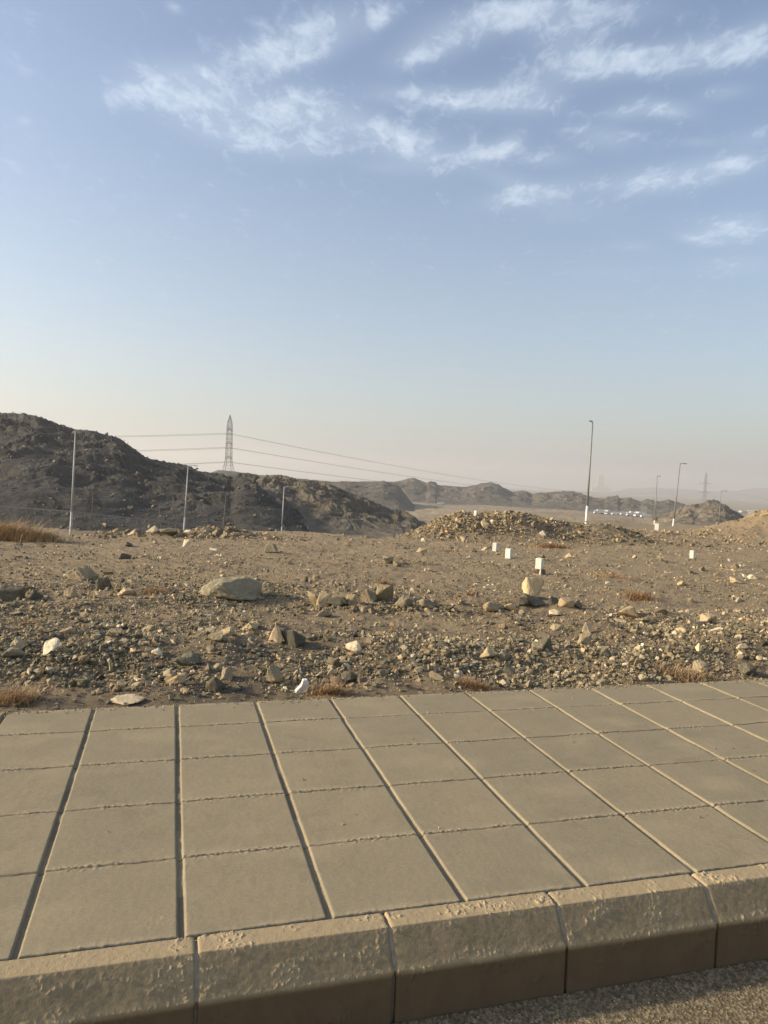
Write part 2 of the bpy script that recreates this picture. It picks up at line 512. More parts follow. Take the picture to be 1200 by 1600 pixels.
def G(x, y, detail=True):
    x = np.asarray(x, float); y = np.asarray(y, float)
    r = np.hypot(x, y)
    yy = np.maximum(y, .35 * r)
    t = np.clip(x / yy, -1.2, 1.2)
    s = .036 - .012 * np.clip(t, -.6, .6)
    zf = -.055 - s * np.maximum(r - 4.6, 0)
    re = np.interp(t, TT, RE) + 2.5 * fbm(x / 9., y / 9., 2, 5)
    wl_ = np.clip((-t - .0) / .45, 0, 1); wr_ = np.clip((t - .0) / .28, 0, 1); wc_ = 1 - wl_ - wr_
    zl = wl_ * np.interp(r, KR, ZL[0]) + wc_ * np.interp(r, KR, ZL[1]) + wr_ * np.interp(r, KR, ZL[2])
    k = sstep(r, re, re + 9 + 5 * sstep(t, 0, .3))
    z = zf * (1 - k) + zl * k
    u, v = to_local(x, y)
    w = v - PAVE_BACK
    if detail is not None:
        rough = .035 * fbm(x * 1.1, y * 1.1, 4, 1) + .018 * ridged(x * 3.1, y * 3.1, 3, 9)
        near = np.exp(-np.maximum(r - 30, 0) / 30)
        b1 = .13 * np.exp(-((w - 1.35) / .75) ** 2) * (.55 + .9 * np.clip(.5 + fbm(x * .55, y * .55, 3, 21), 0, 1.3))
        b1 += .10 * np.exp(-((w - 2.25 - .35 * np.sin(u * .8)) / .33) ** 2) * np.clip(.4 + fbm(x * .7, y * .7, 3, 31), 0, 1)
        b2 = .14 * np.exp(-((r - 9.6 - .5 * perlin(x * .3, y * .1, 3)) / .75) ** 2) * np.clip(.35 + fbm(x * .5, y * .5, 3, 23), 0, 1)
        b3 = .05 * fbm(x * .35, y * .35, 3, 41) * sstep(r, 9, 16)
        mm = (1 - k) * (rough + b1 + b2 + b3) * sstep(w, 0, .35)
        # rough ground after the edge
        mm = mm + k * (.5 * fbm(x / 7., y / 7., 4, 51) + 1.0 * fbm(x / 45., y / 45., 3, 55)) * sstep(r, 26, 45) * (.4 + .6 * sstep(r, 60, 200))
        z = z + mm
    # rubble mounds standing on the field edge
    lump = 1 + .16 * fbm(x * .6, y * .6, 4, 61)
    m1 = mound(x, y, 3.9, 27.6, 2.0, 1.9, .80, 2.8) + mound(x, y, 6.9, 28.6, 2.8, 1.8, .66, 2.4) + mound(x, y, 9.2, 29.0, 1.7, 1.5, .22) + mound(x, y, 2.0, 27.0, 1.2, 1.5, .3)
    m2 = mound(x, y, 20.8, 38., 4.2, 3.5, 1.35, 2.) + mound(x, y, 11.8, 34, 3.4, 2.6, .32) + mound(x, y, 24, 37, 4.5, 4, .8)
    m3 = mound(x, y, -8.3, 22.5, 2.6, .9, .22) + mound(x, y, -5., 23, 1.2, .7, .2)
    z = z + (m1 + m2 + m3) * lump
    # below the pavement and the road
    under = sstep(w, .02, -.05)
    z = z * (1 - under) + (-.31) * under
    return z


def ground_at(px, py, near=3., far=400., zoff=0.):
    """where the view line through a photo point meets the terrain"""
    d = pray(px, py); d = d / d[1]
    ys = np.geomspace(near, far, 4000)
    zs = H + d[2] * ys
    g = G(d[0] * ys, ys) + zoff
    k = np.argmax(zs < g)
    Y = ys[k]
    return np.array([d[0] * Y, Y, float(G(d[0] * Y, Y))])


# ------------------------------------------------------------------ ground sheet
def polar_grid(ang, rad, zf):
    A, R = np.meshgrid(ang, rad, indexing='ij')
    X, Y = R * np.sin(A), R * np.cos(A)
    Z = zf(X, Y)
    return X, Y, Z


a_f = np.radians(np.arange(-38, 38.01, .1))
a_c = np.radians(np.arange(40, 321, 3.))
ang = np.concatenate([a_f, a_c, [a_f[0] + 2 * math.pi]])
rad = np.concatenate([[0.3, 1.5], np.geomspace(3., 60, 620), np.geomspace(61, 7900, 300)])
X, Y, Z = polar_grid(ang, rad, G)
R = np.hypot(X, Y)
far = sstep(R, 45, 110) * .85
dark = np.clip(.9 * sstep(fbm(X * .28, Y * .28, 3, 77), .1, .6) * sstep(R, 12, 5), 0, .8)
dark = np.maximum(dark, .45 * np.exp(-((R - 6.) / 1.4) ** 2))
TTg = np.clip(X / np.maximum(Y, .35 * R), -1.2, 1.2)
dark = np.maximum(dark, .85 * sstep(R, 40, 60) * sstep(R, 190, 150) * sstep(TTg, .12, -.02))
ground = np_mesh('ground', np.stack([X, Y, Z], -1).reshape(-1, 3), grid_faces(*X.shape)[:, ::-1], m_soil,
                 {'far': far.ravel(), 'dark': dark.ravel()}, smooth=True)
tag(ground, 'stony brown desert ground of the vacant lot and plain', kind='structure')


# ------------------------------------------------------------------ road, kerb, pavement
def local_axis(n_before, n_after, step, joint0, dense, coarse):
    xs = []
    for k in range(-n_before, n_after):
        j = joint0 + k * step
        d = np.array(dense)
        inner = np.linspace(dense[-1], step - dense[-1], coarse)[1:-1]
        xs += list(j + d) + list(j + inner)
    return np.unique(np.round(xs, 5))


# asphalt road
ru, rv = np.linspace(-30, 60, 400), np.concatenate([np.linspace(-9, 1.4, 20), np.linspace(1.42, V00 - .16, 60)])
U, Vv = np.meshgrid(ru, rv, indexing='ij')
Xw, Yw = to_world(U, Vv)
Zr = -.262 + .003 * fbm(U * 3, Vv * 3, 4, 3) + .012 * sstep(Vv, V00 - .3, V00 - .17)
road = np_mesh('road', np.stack([Xw, Yw, Zr], -1).reshape(-1, 3), grid_faces(*U.shape), m_asph, smooth=True)
tag(road, 'sandy asphalt road surface below the kerb', kind='structure')

# loose grit on the road
def hull_templates(n, seed, npts=(9, 15), flat=(.55, 1.)):
    out = []
    rs = np.random.default_rng(seed)
    for _ in range(n):
        k = rs.integers(*npts)
        p = rs.normal(size=(k, 3)); p /= np.linalg.norm(p, axis=1)[:, None]
        p *= rs.uniform(.75, 1.05, (k, 1))
        p *= np.array([1, rs.uniform(.6, .95), rs.uniform(*flat)])
        bm = bmesh.new()
        for q in p: bm.verts.new(q)
        res = bmesh.ops.convex_hull(bm, input=bm.verts)
        for g in [e for e in res['geom_interior'] if isinstance(e, bmesh.types.BMVert)]:
            bm.verts.remove(g)
        bmesh.ops.triangulate(bm, faces=bm.faces)
        bmesh.ops.recalc_face_normals(bm, faces=bm.faces)
        bm.verts.index_update()
        V = np.array([v.co for v in bm.verts]); Fc = np.array([[v.index for v in f.verts] for f in bm.faces])
        bm.free()
        out.append((V, Fc))
    return out


TPL = hull_templates(26, 5)


def quat_rot(n, rs, tilt=.5):
    """random rotations, mostly about z with some tilt"""
    az = rs.uniform(0, 2 * math.pi, n); ax = rs.normal(0, tilt, n); ay = rs.normal(0, tilt, n)
    ca, sa = np.cos(az), np.sin(az); cx, sx = np.cos(ax), np.sin(ax); cy, sy = np.cos(ay), np.sin(ay)
    Rz = np.zeros((n, 3, 3)); Rz[:, 0, 0] = ca; Rz[:, 0, 1] = -sa; Rz[:, 1, 0] = sa; Rz[:, 1, 1] = ca; Rz[:, 2, 2] = 1
    Rx = np.zeros((n, 3, 3)); Rx[:, 0, 0] = 1; Rx[:, 1, 1] = cx; Rx[:, 1, 2] = -sx; Rx[:, 2, 1] = sx; Rx[:, 2, 2] = cx
    Ry = np.zeros((n, 3, 3)); Ry[:, 1, 1] = 1; Ry[:, 0, 0] = cy; Ry[:, 0, 2] = sy; Ry[:, 2, 0] = -sy; Ry[:, 2, 2] = cy
    return Rz @ Rx @ Ry


def scatter(name, P, S, tone, hue, rs, mat, tilt=.5, sink=.25):
    """P (n,3) base points, S (n,) half sizes -> one mesh of angular stones"""
    n = len(P)
    which = rs.integers(0, len(TPL), n)
    Rm = quat_rot(n, rs, tilt)
    Vs, Fs, T, Hh = [], [], [], []
    base = 0
    for k, (V, Fc) in enumerate(TPL):
        idx = np.nonzero(which == k)[0]
        if not len(idx): continue
        W = np.einsum('nij,vj->nvi', Rm[idx], V) * S[idx][:, None, None]
        W = W + P[idx][:, None, :]
        W[:, :, 2] += (S[idx] * sink)[:, None]
        nv = len(V)
        Vs.append(W.reshape(-1, 3))
        Fs.append((Fc[None] + (base + np.arange(len(idx)) * nv)[:, None, None]).reshape(-1, 3))
        T.append(np.repeat(tone[idx], nv)); Hh.append(np.repeat(hue[idx], nv))
        base += len(idx) * nv
    return np_mesh(name, np.concatenate(Vs), np.concatenate(Fs), mat, {'tone': np.concatenate(T), 'hue': np.concatenate(Hh)})


rs = np.random.default_rng(3)
n = 9000
gu = rs.uniform(-1.5, 4.5, n); gv = V00 - .165 - rs.uniform(0, 1, n) ** 1.5 * .8
gx, gy = to_world(gu, gv)
grit = scatter('road_grit', np.stack([gx, gy, np.full(n, -.262) + .012 * sstep(gv, V00 - .3, V00 - .17)], -1), rs.uniform(.0012, .004, n),
               rs.uniform(.25, .95, n), rs.uniform(.3, 1, n), rs, m_gravel)
tag(grit, 'loose sandy grit along the foot of the kerb', kind='stuff')

# kerb stones: an extruded profile per block, heavily subdivided and roughened
KW1, KW2, KD, KB = .080, .074, .094, -.275     # flat top width, chamfer run, chamfer drop, foot
KL, KJ0 = .5815, .103
kerb = empty('kerb', (*to_world(KJ0, V00), 0), YAW)
tag(kerb, 'row of pale dusty concrete kerb stones with sloped edge', kind='structure')
prof = []
for q in np.linspace(0, 1, 34): prof.append((-.004 - q * (KW1 - .004), 0., 0.))
for q in np.linspace(.03, 1, 44): prof.append((-KW1 - q * KW2, -q * KD, q))
for q in np.linspace(.03, 1, 40): prof.append((-KW1 - KW2 - .004 * q, -KD - q * (-KB - KD), 1 + q))
prof = np.array(prof)
for k in range(-8, 34):
    near = -3 <= k <= 5
    L0, L1 = .004, KL - .004
    nl = 240 if near else 24
    ls = np.concatenate([[L0 - .001], np.linspace(L0 + .0005, L1 - .0005, nl), [L1 + .001]])
    LS, PI_ = np.meshgrid(ls, np.arange(len(prof)), indexing='ij')
    V0 = prof[PI_, 0]; Z0 = prof[PI_, 1].copy(); Q = prof[PI_, 2]
    off = 100 + k * 7.3; V0 = V0.copy()
    blob = np.clip(fbm((LS + off) * 6, (V0 + Z0) * 9, 3, 71) - .12, 0, 1) * 1.6
    lip = np.exp(-((Q - 1.0) / .12) ** 2) + .6 * np.exp(-((Q - .05) / .12) ** 2)
    crumb = np.clip(fbm((LS + off) * 60, (V0 + Z0) * 45, 5, 73, .6), 0, 1)
    rg = .0042 * crumb * np.clip(blob * 1.5 - .25 + .8 * lip, 0, 1.2) + .0005 * fbm((LS + off) * 30, (V0 + Z0) * 30, 4, 75)
    rg += .0012 * fbm((LS + off) * 5, (V0 + Z0) * 5, 2, 79)
    # displacement along the profile normal
    ny = np.where(Q <= 0, 0, np.where(Q <= 1, -.78, -1)); nz = np.where(Q <= 0, 1, np.where(Q <= 1, .62, 0))
    VV = V0 + rg * ny; ZZ = Z0 + rg * nz
    # rounded ends into the joint
    e = np.minimum(LS - L0, L1 - LS)
    rnd = .006 * np.exp(-np.maximum(e, 0) / .003) + np.where(e < 0, .03, 0)
    VV = VV - rnd * ny; ZZ = ZZ - rnd * nz
    ZZ = ZZ + random.uniform(-.0015, .0015)
    sand = np.clip(blob * .5 + .35 * (Q <= 0) + .4 * lip, 0, 1) * (Q <= 1.08)
    groove_or_shade = sstep(Q, 1.0, 1.12)  # marks the whole vertical face, whose shade is put into its colour
    o = np_mesh('kerb_stone', np.stack([LS, VV, ZZ], -1).reshape(-1, 3), grid_faces(*LS.shape)[:, ::-1], m_kerb,
                {'sand': sand.ravel(), 'groove_or_shade': groove_or_shade.ravel()}, smooth=True, parent=kerb, loc=(k * KL, 0, 0))
# mortar filling behind the joints of the kerb
mj = []
for k in range(-8, 34):
    j = k * KL
    pr = [(-.0, -.012), (-KW1, -.007), (-KW1 - KW2 + .006, -KD - .002), (-KW1 - KW2 + .016, -KD - .02), (-KW1 - KW2 + .014, KB)]
    for s in range(len(pr) - 1):
        (a0, z0), (a1, z1) = pr[s], pr[s + 1]
        for q in range(8):
            q0, q1 = q / 8, (q + 1) / 8
            mj.append(((j - .009, a0 + (a1 - a0) * q0, z0 + (z1 - z0) * q0), (j + .009, a0 + (a1 - a0) * q0, z0 + (z1 - z0) * q0),
                       (j + .009, a0 + (a1 - a0) * q1, z0 + (z1 - z0) * q1), (j - .009, a0 + (a1 - a0) * q1, z0 + (z1 - z0) * q1)))
mjv = np.array(mj).reshape(-1, 3)
mjv[:, 2] += .003 * perlin(mjv[:, 0] * 90, mjv[:, 1] * 90 + mjv[:, 2] * 90, 3)
o = np_mesh('joint_mortar', mjv, np.arange(len(mjv)).reshape(-1, 4), m_mortar, parent=kerb)

# pavement: five rows of square slabs, cross joints open, lengthwise joints choked with sand
dn = [-.020, -.016, -.0125, -.0105, -.0088, -.0074, -.006, -.004, -.002, 0, .002, .004, .006, .0074, .0088, .0105, .0125, .016, .020]
ua = np.unique(np.concatenate([local_axis(2, 8, TA, U00, dn, 76), local_axis(9, 18, TA, U00, dn, 12)]))
ub = U00 + TA * np.arange(18.05, 60, .05)
ub2 = U00 - TA * np.arange(9.05, 30, .05)[::-1]
uax = np.concatenate([ub2, ua, ub])
vs = []
for k in range(0, 6):
    dn2 = [-.03, -.024, -.02, -.016, -.012, -.009, -.006, -.003, 0, .003, .006, .009, .012, .016, .02, .024, .03]
    vs += [V00 + k * TB + q for q in dn2]
    vs += list(V00 + k * TB + np.linspace(.03, TB - .03, 42)[1:-1])
vax = np.unique(np.round([q for q in vs if V00 + .002 <= q <= PAVE_BACK], 5))
U, Vv = np.meshgrid(uax, vax, indexing='ij')
ku = np.round((U - U00) / TA); du = U - U00 - ku * TA
kv = np.round((Vv - V00) / TB); dv = Vv - V00 - kv * TB
wob = .0018 * fbm(U * 22, Vv * 22, 3, 5)
du = du + .0005 * fbm(ku * 3.7, Vv * 9, 3, 8) + .0035 * (_hash(ku, kv * 0 + np.floor((Vv - V00) / TB), 9) / 4294967296. - .5)
hw = .0088 + .0018 * (_hash(ku, ku * 0, 4) / 4294967296. - .5)
gprof = 1 - sstep(np.abs(du), hw * .75, hw + .0052)
depth_u = .0105 * gprof * (1 - .5 * np.clip(fbm(U * 3, Vv * 9, 3, 14) + .1, 0, 1))
dvw = dv + wob * 1.6
g2 = 1 - sstep(np.abs(dvw), .0022, .0058)
fill = np.clip(.5 + 1.2 * fbm(U * 4.5, kv * 5.3, 3, 15), 0, 1)
depth_v = .0095 * g2 * (1 - .5 * fill)
seam = kv < .5
depth_v = np.where(seam, .014 * (1 - sstep(np.abs(dv + wob), .003, .007)), depth_v)
# crumbs of mortar along lengthwise joints
band = np.exp(-(np.abs(dv - .004) / .020) ** 1.8) * np.clip(.75 + 1.3 * fbm(U * 3.2, kv * 3.3 + 9, 3, 16), 0, 1)
crumb = np.clip(fbm(U * 75, Vv * 85, 3, 17) * 1.3 + .18, 0, 1)
patch = np.exp(-(((U - .02) / .10) ** 2 + ((Vv - V00 - .10) / .035) ** 2)) * 1.2
lu = np.exp(-((U - .03 - .12 * (Vv - V00)) / .006) ** 2) * sstep(Vv, V00 + .06, V00 + .1) * sstep(Vv, V00 + TB, V00 + TB - .05) * np.clip(.4 + fbm(U * 2, Vv * 16, 2, 33), 0, 1)
sandh = .0050 * band * (.45 + .9 * crumb) * (1 - .9 * g2) + .0035 * crumb * patch + .004 * crumb * lu
sandh = np.where(seam, sandh * .4, sandh)
micro = .0004 * fbm(U * 40, Vv * 40, 4, 18) + .0012 * fbm(U * 3, Vv * 3, 3, 19)
cellu, cellv = np.floor((U - U00) / TA), np.floor((Vv - V00) / TB)
ht = (_hash(cellu, cellv, 31) / 4294967296. - .5)
ht2 = (_hash(cellu, cellv, 37) / 4294967296. - .5)
lift = .0022 * ht * (1 - g2) * (1 - gprof)
Zp = -depth_u - depth_v + sandh * (1 - gprof) + micro + lift
sand_a = np.clip(1.25 * band * (.7 + .7 * crumb) + patch * crumb + lu * crumb + .7 * np.clip(fbm(U * 2.2, Vv * 3.2, 4, 20) - .15, 0, 1) + .35 * np.exp(-np.abs(du) / .035) * np.clip(.4 + fbm(U * 2, Vv * 2, 3, 27), 0, 1) + .8 * sstep(Vv + .02 * fbm(U * 6, U * 0, 3, 35), PAVE_BACK - .07, PAVE_BACK - .01), 0, 1) * (1 - gprof)
sand_a = np.clip(sand_a + .5 * gprof * fill, 0, 1)
edge_end = Vv >= PAVE_BACK - .012
Zp = np.where(edge_end, Zp - .004, Zp)
Xw, Yw = to_world(U, Vv + .004 * np.where(edge_end, fbm(U * 8, U * 0, 3, 3), 0))
VP = np.stack([Xw, Yw, Zp], -1)
skirt = VP[:, -1:, :].copy(); skirt[:, :, 2] = -.3
skirt0 = VP[:, :1, :].copy(); skirt0[:, :, 2] = -.3
VP = np.concatenate([skirt0, VP, skirt], 1)
pad = lambda A: np.concatenate([A[:, :1], A, A[:, -1:]], 1)
pave = np_mesh('pavement', VP.reshape(-1, 3), grid_faces(VP.shape[0], VP.shape[1]), m_pave,
               {'sand': pad(sand_a).ravel(), 'groove_or_shade': pad(np.clip(gprof * (1 - fill) * .45 + .6 * np.where(seam, depth_v / .014, g2 * .9), 0, 1)).ravel(),
                'slab': pad(ht2 + .5).ravel()}, smooth=True)
tag(pave, 'pavement of large square dusty concrete slabs', kind='structure')


# ------------------------------------------------------------------ hills
def hill(name, crest, r_foot, r_crest, r_back, z_foot, mat, label, rough=1., freq=1., seed=1, shoulder=.5, na=.1, nr=110, power=1.0, z_back=None, taper=(3, 3)):
    """crest: (photo x, photo y, distance scale) along the skyline, each standing at r_crest"""
    cx = np.array([c[0] for c in crest], float)
    angs, zs, rcs = [], [], []
    for c in crest:
        rc = r_crest * (c[2] if len(c) > 2 else 1.)
        p = at_depth(c[0], c[1], rc)
        angs.append(math.atan2(p[0], p[1])); zs.append(p[2]); rcs.append(rc)
    angs = np.array(angs); zs = np.array(zs); rcs = np.array(rcs)
    aa = np.arange(angs[0], angs[-1], math.radians(na))
    zc = np.interp(aa, angs, zs); rc = np.interp(aa, angs, rcs) / np.cos(aa)
    end = sstep(np.degrees(aa - aa[0]), 0, taper[0]) * sstep(np.degrees(aa[-1] - aa), 0, taper[1])
    qs = np.concatenate([np.linspace(0, 1, nr), np.linspace(1, 2, 26)[1:]])
    A, Q = np.meshgrid(aa, qs, indexing='ij')
    ZC = zc[:, None]; RC = rc[:, None]
    rf = r_foot / np.cos(aa)[:, None]
    rf = rf * (1 + .006 * fbm(A * 9, A * 0 + seed, 3, seed))
    Rr = np.where(Q <= 1, rf + (RC - rf) * Q, RC + (r_back - r_crest) * (Q - 1))
    X = Rr * np.sin(A); Y = Rr * np.cos(A)
    zf = z_foot if not callable(z_foot) else z_foot(X, Y)
    q1 = np.clip(Q, 0, 1)
    warp = .12 * fbm(X / 40 * freq, Y / 40 * freq, 3, seed + 3)
    f = np.clip(q1 + warp * np.sin(q1 * math.pi), 0, 1)
    f = (1 - (1 - f) ** (1 + shoulder)) ** power
    down = np.where(Q > 1, (Q - 1), 0)
    Z = zf + (ZC - zf) * f * (1 - down ** 1.3)
    env = np.sin(np.clip(q1, 0, 1) * math.pi * .5) * (1 - .93 * np.exp(-((Q - 1) / .10) ** 2)) * end[:, None]
    Xq = X + 9 * fbm(X / 22 * freq, Y / 22 * freq, 3, seed + 40) / freq; Yq = Y + 9 * fbm(X / 22 * freq, Y / 22 * freq, 3, seed + 41) / freq
    Xa, Ya = .8 * Xq - .6 * Yq, .6 * Xq + .8 * Yq
    Z = Z + rough * env * (1.25 * ridged(Xa / 44 * freq, Ya / 17 * freq, 6, seed + 5, .5) + .85 * fbm(Xq / 8 * freq, Yq / 8 * freq, 5, seed + 6, .6))
    tz_ = Z / (3.2 / freq * rough) + .8 * fbm(X / 18 * freq, Y / 18 * freq, 3, seed + 8)
    Z = Z + rough * env * .35 * np.sin(tz_ * 2 * math.pi)
    Z = Z + rough * .30 * np.exp(-((Q - 1) / .10) ** 2) * end[:, None] * (fbm(A * 160 * freq, Q * 3, 4, seed + 9) + .6 * np.clip(fbm(A * 420 * freq, Q * 3, 2, seed + 19), 0, 1))
    Z = zf + (Z - zf) * end[:, None] - 1.5 * (1 - end[:, None]) - .8 * np.exp(-Q * 30)
    o = np_mesh(name, np.stack([X, Y, Z], -1).reshape(-1, 3), grid_faces(*X.shape)[:, ::-1], mat, smooth=False)
    tag(o, label, kind='structure')
    return X, Y, Z


zg = lambda X, Y: G(X, Y, None)
H1 = hill('hill', [(-700, 700), (-450, 655), (-250, 668), (-120, 655), (-40, 650), (0, 645), (40, 646), (60, 651), (78, 657), (100, 665), (118, 671), (135, 673), (150, 674), (160, 679),
              (178, 682), (190, 687), (200, 694), (212, 703), (225, 713), (240, 718), (262, 722), (280, 724), (295, 728), (310, 736),
              (330, 738), (350, 741), (362, 746), (372, 741), (385, 739), (400, 742), (440, 760), (480, 790), (520, 830)],
     108, 190, 270, zg, m_hill_dark, 'large dark rocky hill rising on the left behind the road', 1.0, 1.25, 11, .35, taper=(4, 2.5), nr=190)
hill('hill', [(280, 735), (310, 731), (330, 733), (370, 737), (420, 744), (470, 748), (520, 753), (545, 752), (575, 754), (600, 751), (625, 760), (660, 775)],
     420, 540, 640, zg, m_hill_mid, 'low ridge on which the tall pylon stands', 1., .6, 31, .3, nr=90, taper=(3, 2))
hill('hill', [(330, 760), (385, 748), (410, 743), (432, 741), (448, 744), (462, 749), (480, 751), (500, 754), (520, 758), (535, 765), (548, 770), (560, 774), (575, 779), (590, 787), (602, 792),
              (612, 797), (630, 801), (642, 805), (652, 812), (665, 828), (690, 850)],
     135, 178, 215, zg, m_hill_cut, 'quarried spur of broken rock at the right foot of the dark hill', 1.0, 1.5, 41, .2, nr=130, taper=(4, 1.2))
hill('hill', [(500, 770), (540, 754), (570, 752), (600, 753), (625, 752), (636, 748), (648, 747), (658, 751), (666, 755), (672, 752), (681, 753), (684, 758), (700, 759), (720, 762), (738, 759), (752, 755),
              (768, 754), (778, 757), (790, 764), (800, 768), (812, 767), (822, 768), (832, 772), (842, 770), (870, 769), (895, 768), (910, 772), (925, 778), (945, 779), (950, 776), (966, 775), (968, 779), (985, 778), (1000, 784), (1012, 781), (1030, 784),
              (1045, 781), (1058, 784), (1075, 790), (1095, 796), (1130, 812)],
     760, 900, 1050, zg, m_hill_mid, 'far chain of hazy brown rock ridges beyond the plain', 2.4, .42, 61, .2, na=.05, nr=110, taper=(1.5, 2))
hill('hill', [(985, 822), (1020, 806), (1045, 802), (1062, 795), (1078, 789), (1092, 788), (1108, 784), (1122, 785), (1134, 789), (1146, 797), (1158, 804), (1170, 812), (1200, 832)],
     235, 310, 380, lambda X, Y: np.minimum(G(X, Y, None), -11.), m_hill_tan, 'brown rocky knoll behind the street lamps on the right', 1.1, 1.1, 81, .2, na=.06, nr=110, taper=(1.2, 1.2))
hill('mountains', [(900, 790), (960, 770), (985, 764), (1020, 761), (1060, 764), (1100, 768), (1150, 768), (1180, 763), (1200, 762), (1260, 758), (1400, 770)],
     5600, 6300, 7200, -75., m_hill_far, 'faint far mountains in the haze on the right', 18., .03, 91, .3, nr=40, taper=(2, 2))


# ------------------------------------------------------------------ gravel and rubble
def dens_field(x, y):
    r = np.hypot(x, y)
    u, v = to_local(x, y); w = v - PAVE_BACK
    n = fbm(x * .8, y * .8, 3, 101); n2 = fbm(x * .35, y * .35, 3, 103)
    d = .06 + .20 * np.clip(n + .1, 0, 1)
    d = d + 1.0 * np.exp(-((w - 1.25) / .85) ** 4) * np.clip(.62 + 1.1 * n + .5 * n2, .10, 1.4)
    d = d + .75 * np.exp(-((w - 2.5) / .5) ** 2) * np.clip(.35 + 1.6 * n2, 0, 1.3)
    d = d + .75 * np.exp(-((r - 9.8) / 1.0) ** 2) * np.clip(.25 + 1.5 * n2, 0, 1.2)
    d = d + .3 * sstep(x, -1.5, -4) * sstep(r, 14, 9)
    d = d + .25 * sstep(x, 2, 4) * sstep(r, 11, 8)
    return np.clip(d, 0, 1.5)


def scatter_zone(n, rmin, rmax, amax, smin, smax, pw, rs, dmul=1., amin=0.):
    P = []
    got = 0
    while got < n:
        k = n * 3
        a = rs.uniform(amin, amax, k) * rs.choice([-1, 1], k); r = np.sqrt(rs.uniform(rmin ** 2, rmax ** 2, k))
        x, y = r * np.sin(a), r * np.cos(a)
        u, v = to_local(x, y)
        ok = (v > PAVE_BACK + .01) & (rs.uniform(0, 1.2, k) < dens_field(x, y) * dmul)
        P.append(np.stack([x[ok], y[ok]], -1)); got += ok.sum()
    P = np.concatenate(P)[:n]
    s = smin * (1 - rs.uniform(0, 1, n) * (1 - (smin / smax) ** pw)) ** (-1 / pw)
    return P, s


rs = np.random.default_rng(21)
parts = [scatter_zone(80000, 4.2, 9, .72, .006, .050, 1.95, rs), scatter_zone(24000, 9, 16, .68, .010, .050, 2.2, rs),
         scatter_zone(13000, 15, 32, .64, .016, .07, 2.4, rs), scatter_zone(5000, 30, 60, .6, .03, .12, 2.5, rs),
         scatter_zone(26000, 3.2, 11, 1.35, .010, .045, 1.6, rs, 1., .70), scatter_zone(9000, 11, 30, 1.2, .02, .07, 2.2, rs, 1., .62)]
XY = np.concatenate([p[0] for p in parts]); S = np.concatenate([p[1] for p in parts])
tz = np.clip(.47 + .22 * rs.normal(size=len(S)) + .16 * fbm(XY[:, 0] * .5, XY[:, 1] * .5, 3, 141), 0, 1)
tz = np.where(rs.uniform(size=len(S)) < .04, rs.uniform(.8, 1, len(S)), tz)
gravel = scatter('gravel', np.stack([XY[:, 0], XY[:, 1], G(XY[:, 0], XY[:, 1])], -1), S, tz, np.clip(rs.normal(.45, .25, len(S)), 0, 1), rs, m_gravel)
tag(gravel, 'crushed stone and gravel strewn over the vacant lot', kind='stuff')

n = 2600
pu = rs.uniform(-3.5, 9, n); pv_ = PAVE_BACK - .012 - rs.exponential(.022, n)
pv_ = np.where(rs.uniform(size=n) < .06, rs.uniform(V00 + .05, PAVE_BACK, n), pv_)
ok = (fbm(pu * 1.6, pu * 0 + 3, 3, 55) + .9 * rs.uniform(size=n) > .25) & (pv_ > V00)
pu, pv_ = pu[ok], pv_[ok]; n = len(pu)
gx, gy = to_world(pu, pv_)
o = scatter('pebbles', np.stack([gx, gy, np.full(n, .0005)], -1), rs.uniform(.0015, .0085, n) ** 1., np.clip(rs.normal(.5, .2, n), 0, 1), rs.uniform(.3, 1, n), rs, m_gravel)
tag(o, 'pebbles and grit spilled onto the back edge of the pavement', kind='stuff')
hp = ground_at(585, 950)
n = 420
hx = hp[0] + rs.normal(0, .42, n); hy = hp[1] + rs.normal(0, .13, n)
o = scatter('rubble', np.stack([hx, hy, G(hx, hy)], -1), rs.uniform(.012, .055, n), np.clip(rs.normal(.36, .15, n), 0, 1), rs.uniform(.5, .9, n), rs, m_gravel)
tag(o, 'small broken rubble of the brown stone heap', kind='stuff')

# rubble covering the mounds
def mound_pts(n, boxes, rs, smin, smax, pw, thr=.08):
    P = []; got = 0
    while got < n:
        k = n * 4
        b = rs.integers(0, len(boxes), k); B = np.array(boxes)[b]
        x = B[:, 0] + rs.normal(0, 1, k) * B[:, 2] * .8; y = B[:, 1] + rs.normal(0, 1, k) * B[:, 3] * .8
        ok = (rs.uniform(size=k) < .25 + .75 * sstep(fbm(x * .7, y * .7, 3, 7), -.3, .4))
        P.append(np.stack([x[ok], y[ok]], -1)); got += ok.sum()
    P = np.concatenate(P)[:n]
    s = smin * (1 - rs.uniform(0, 1, n) * (1 - (smin / smax) ** pw)) ** (-1 / pw)
    return P, s


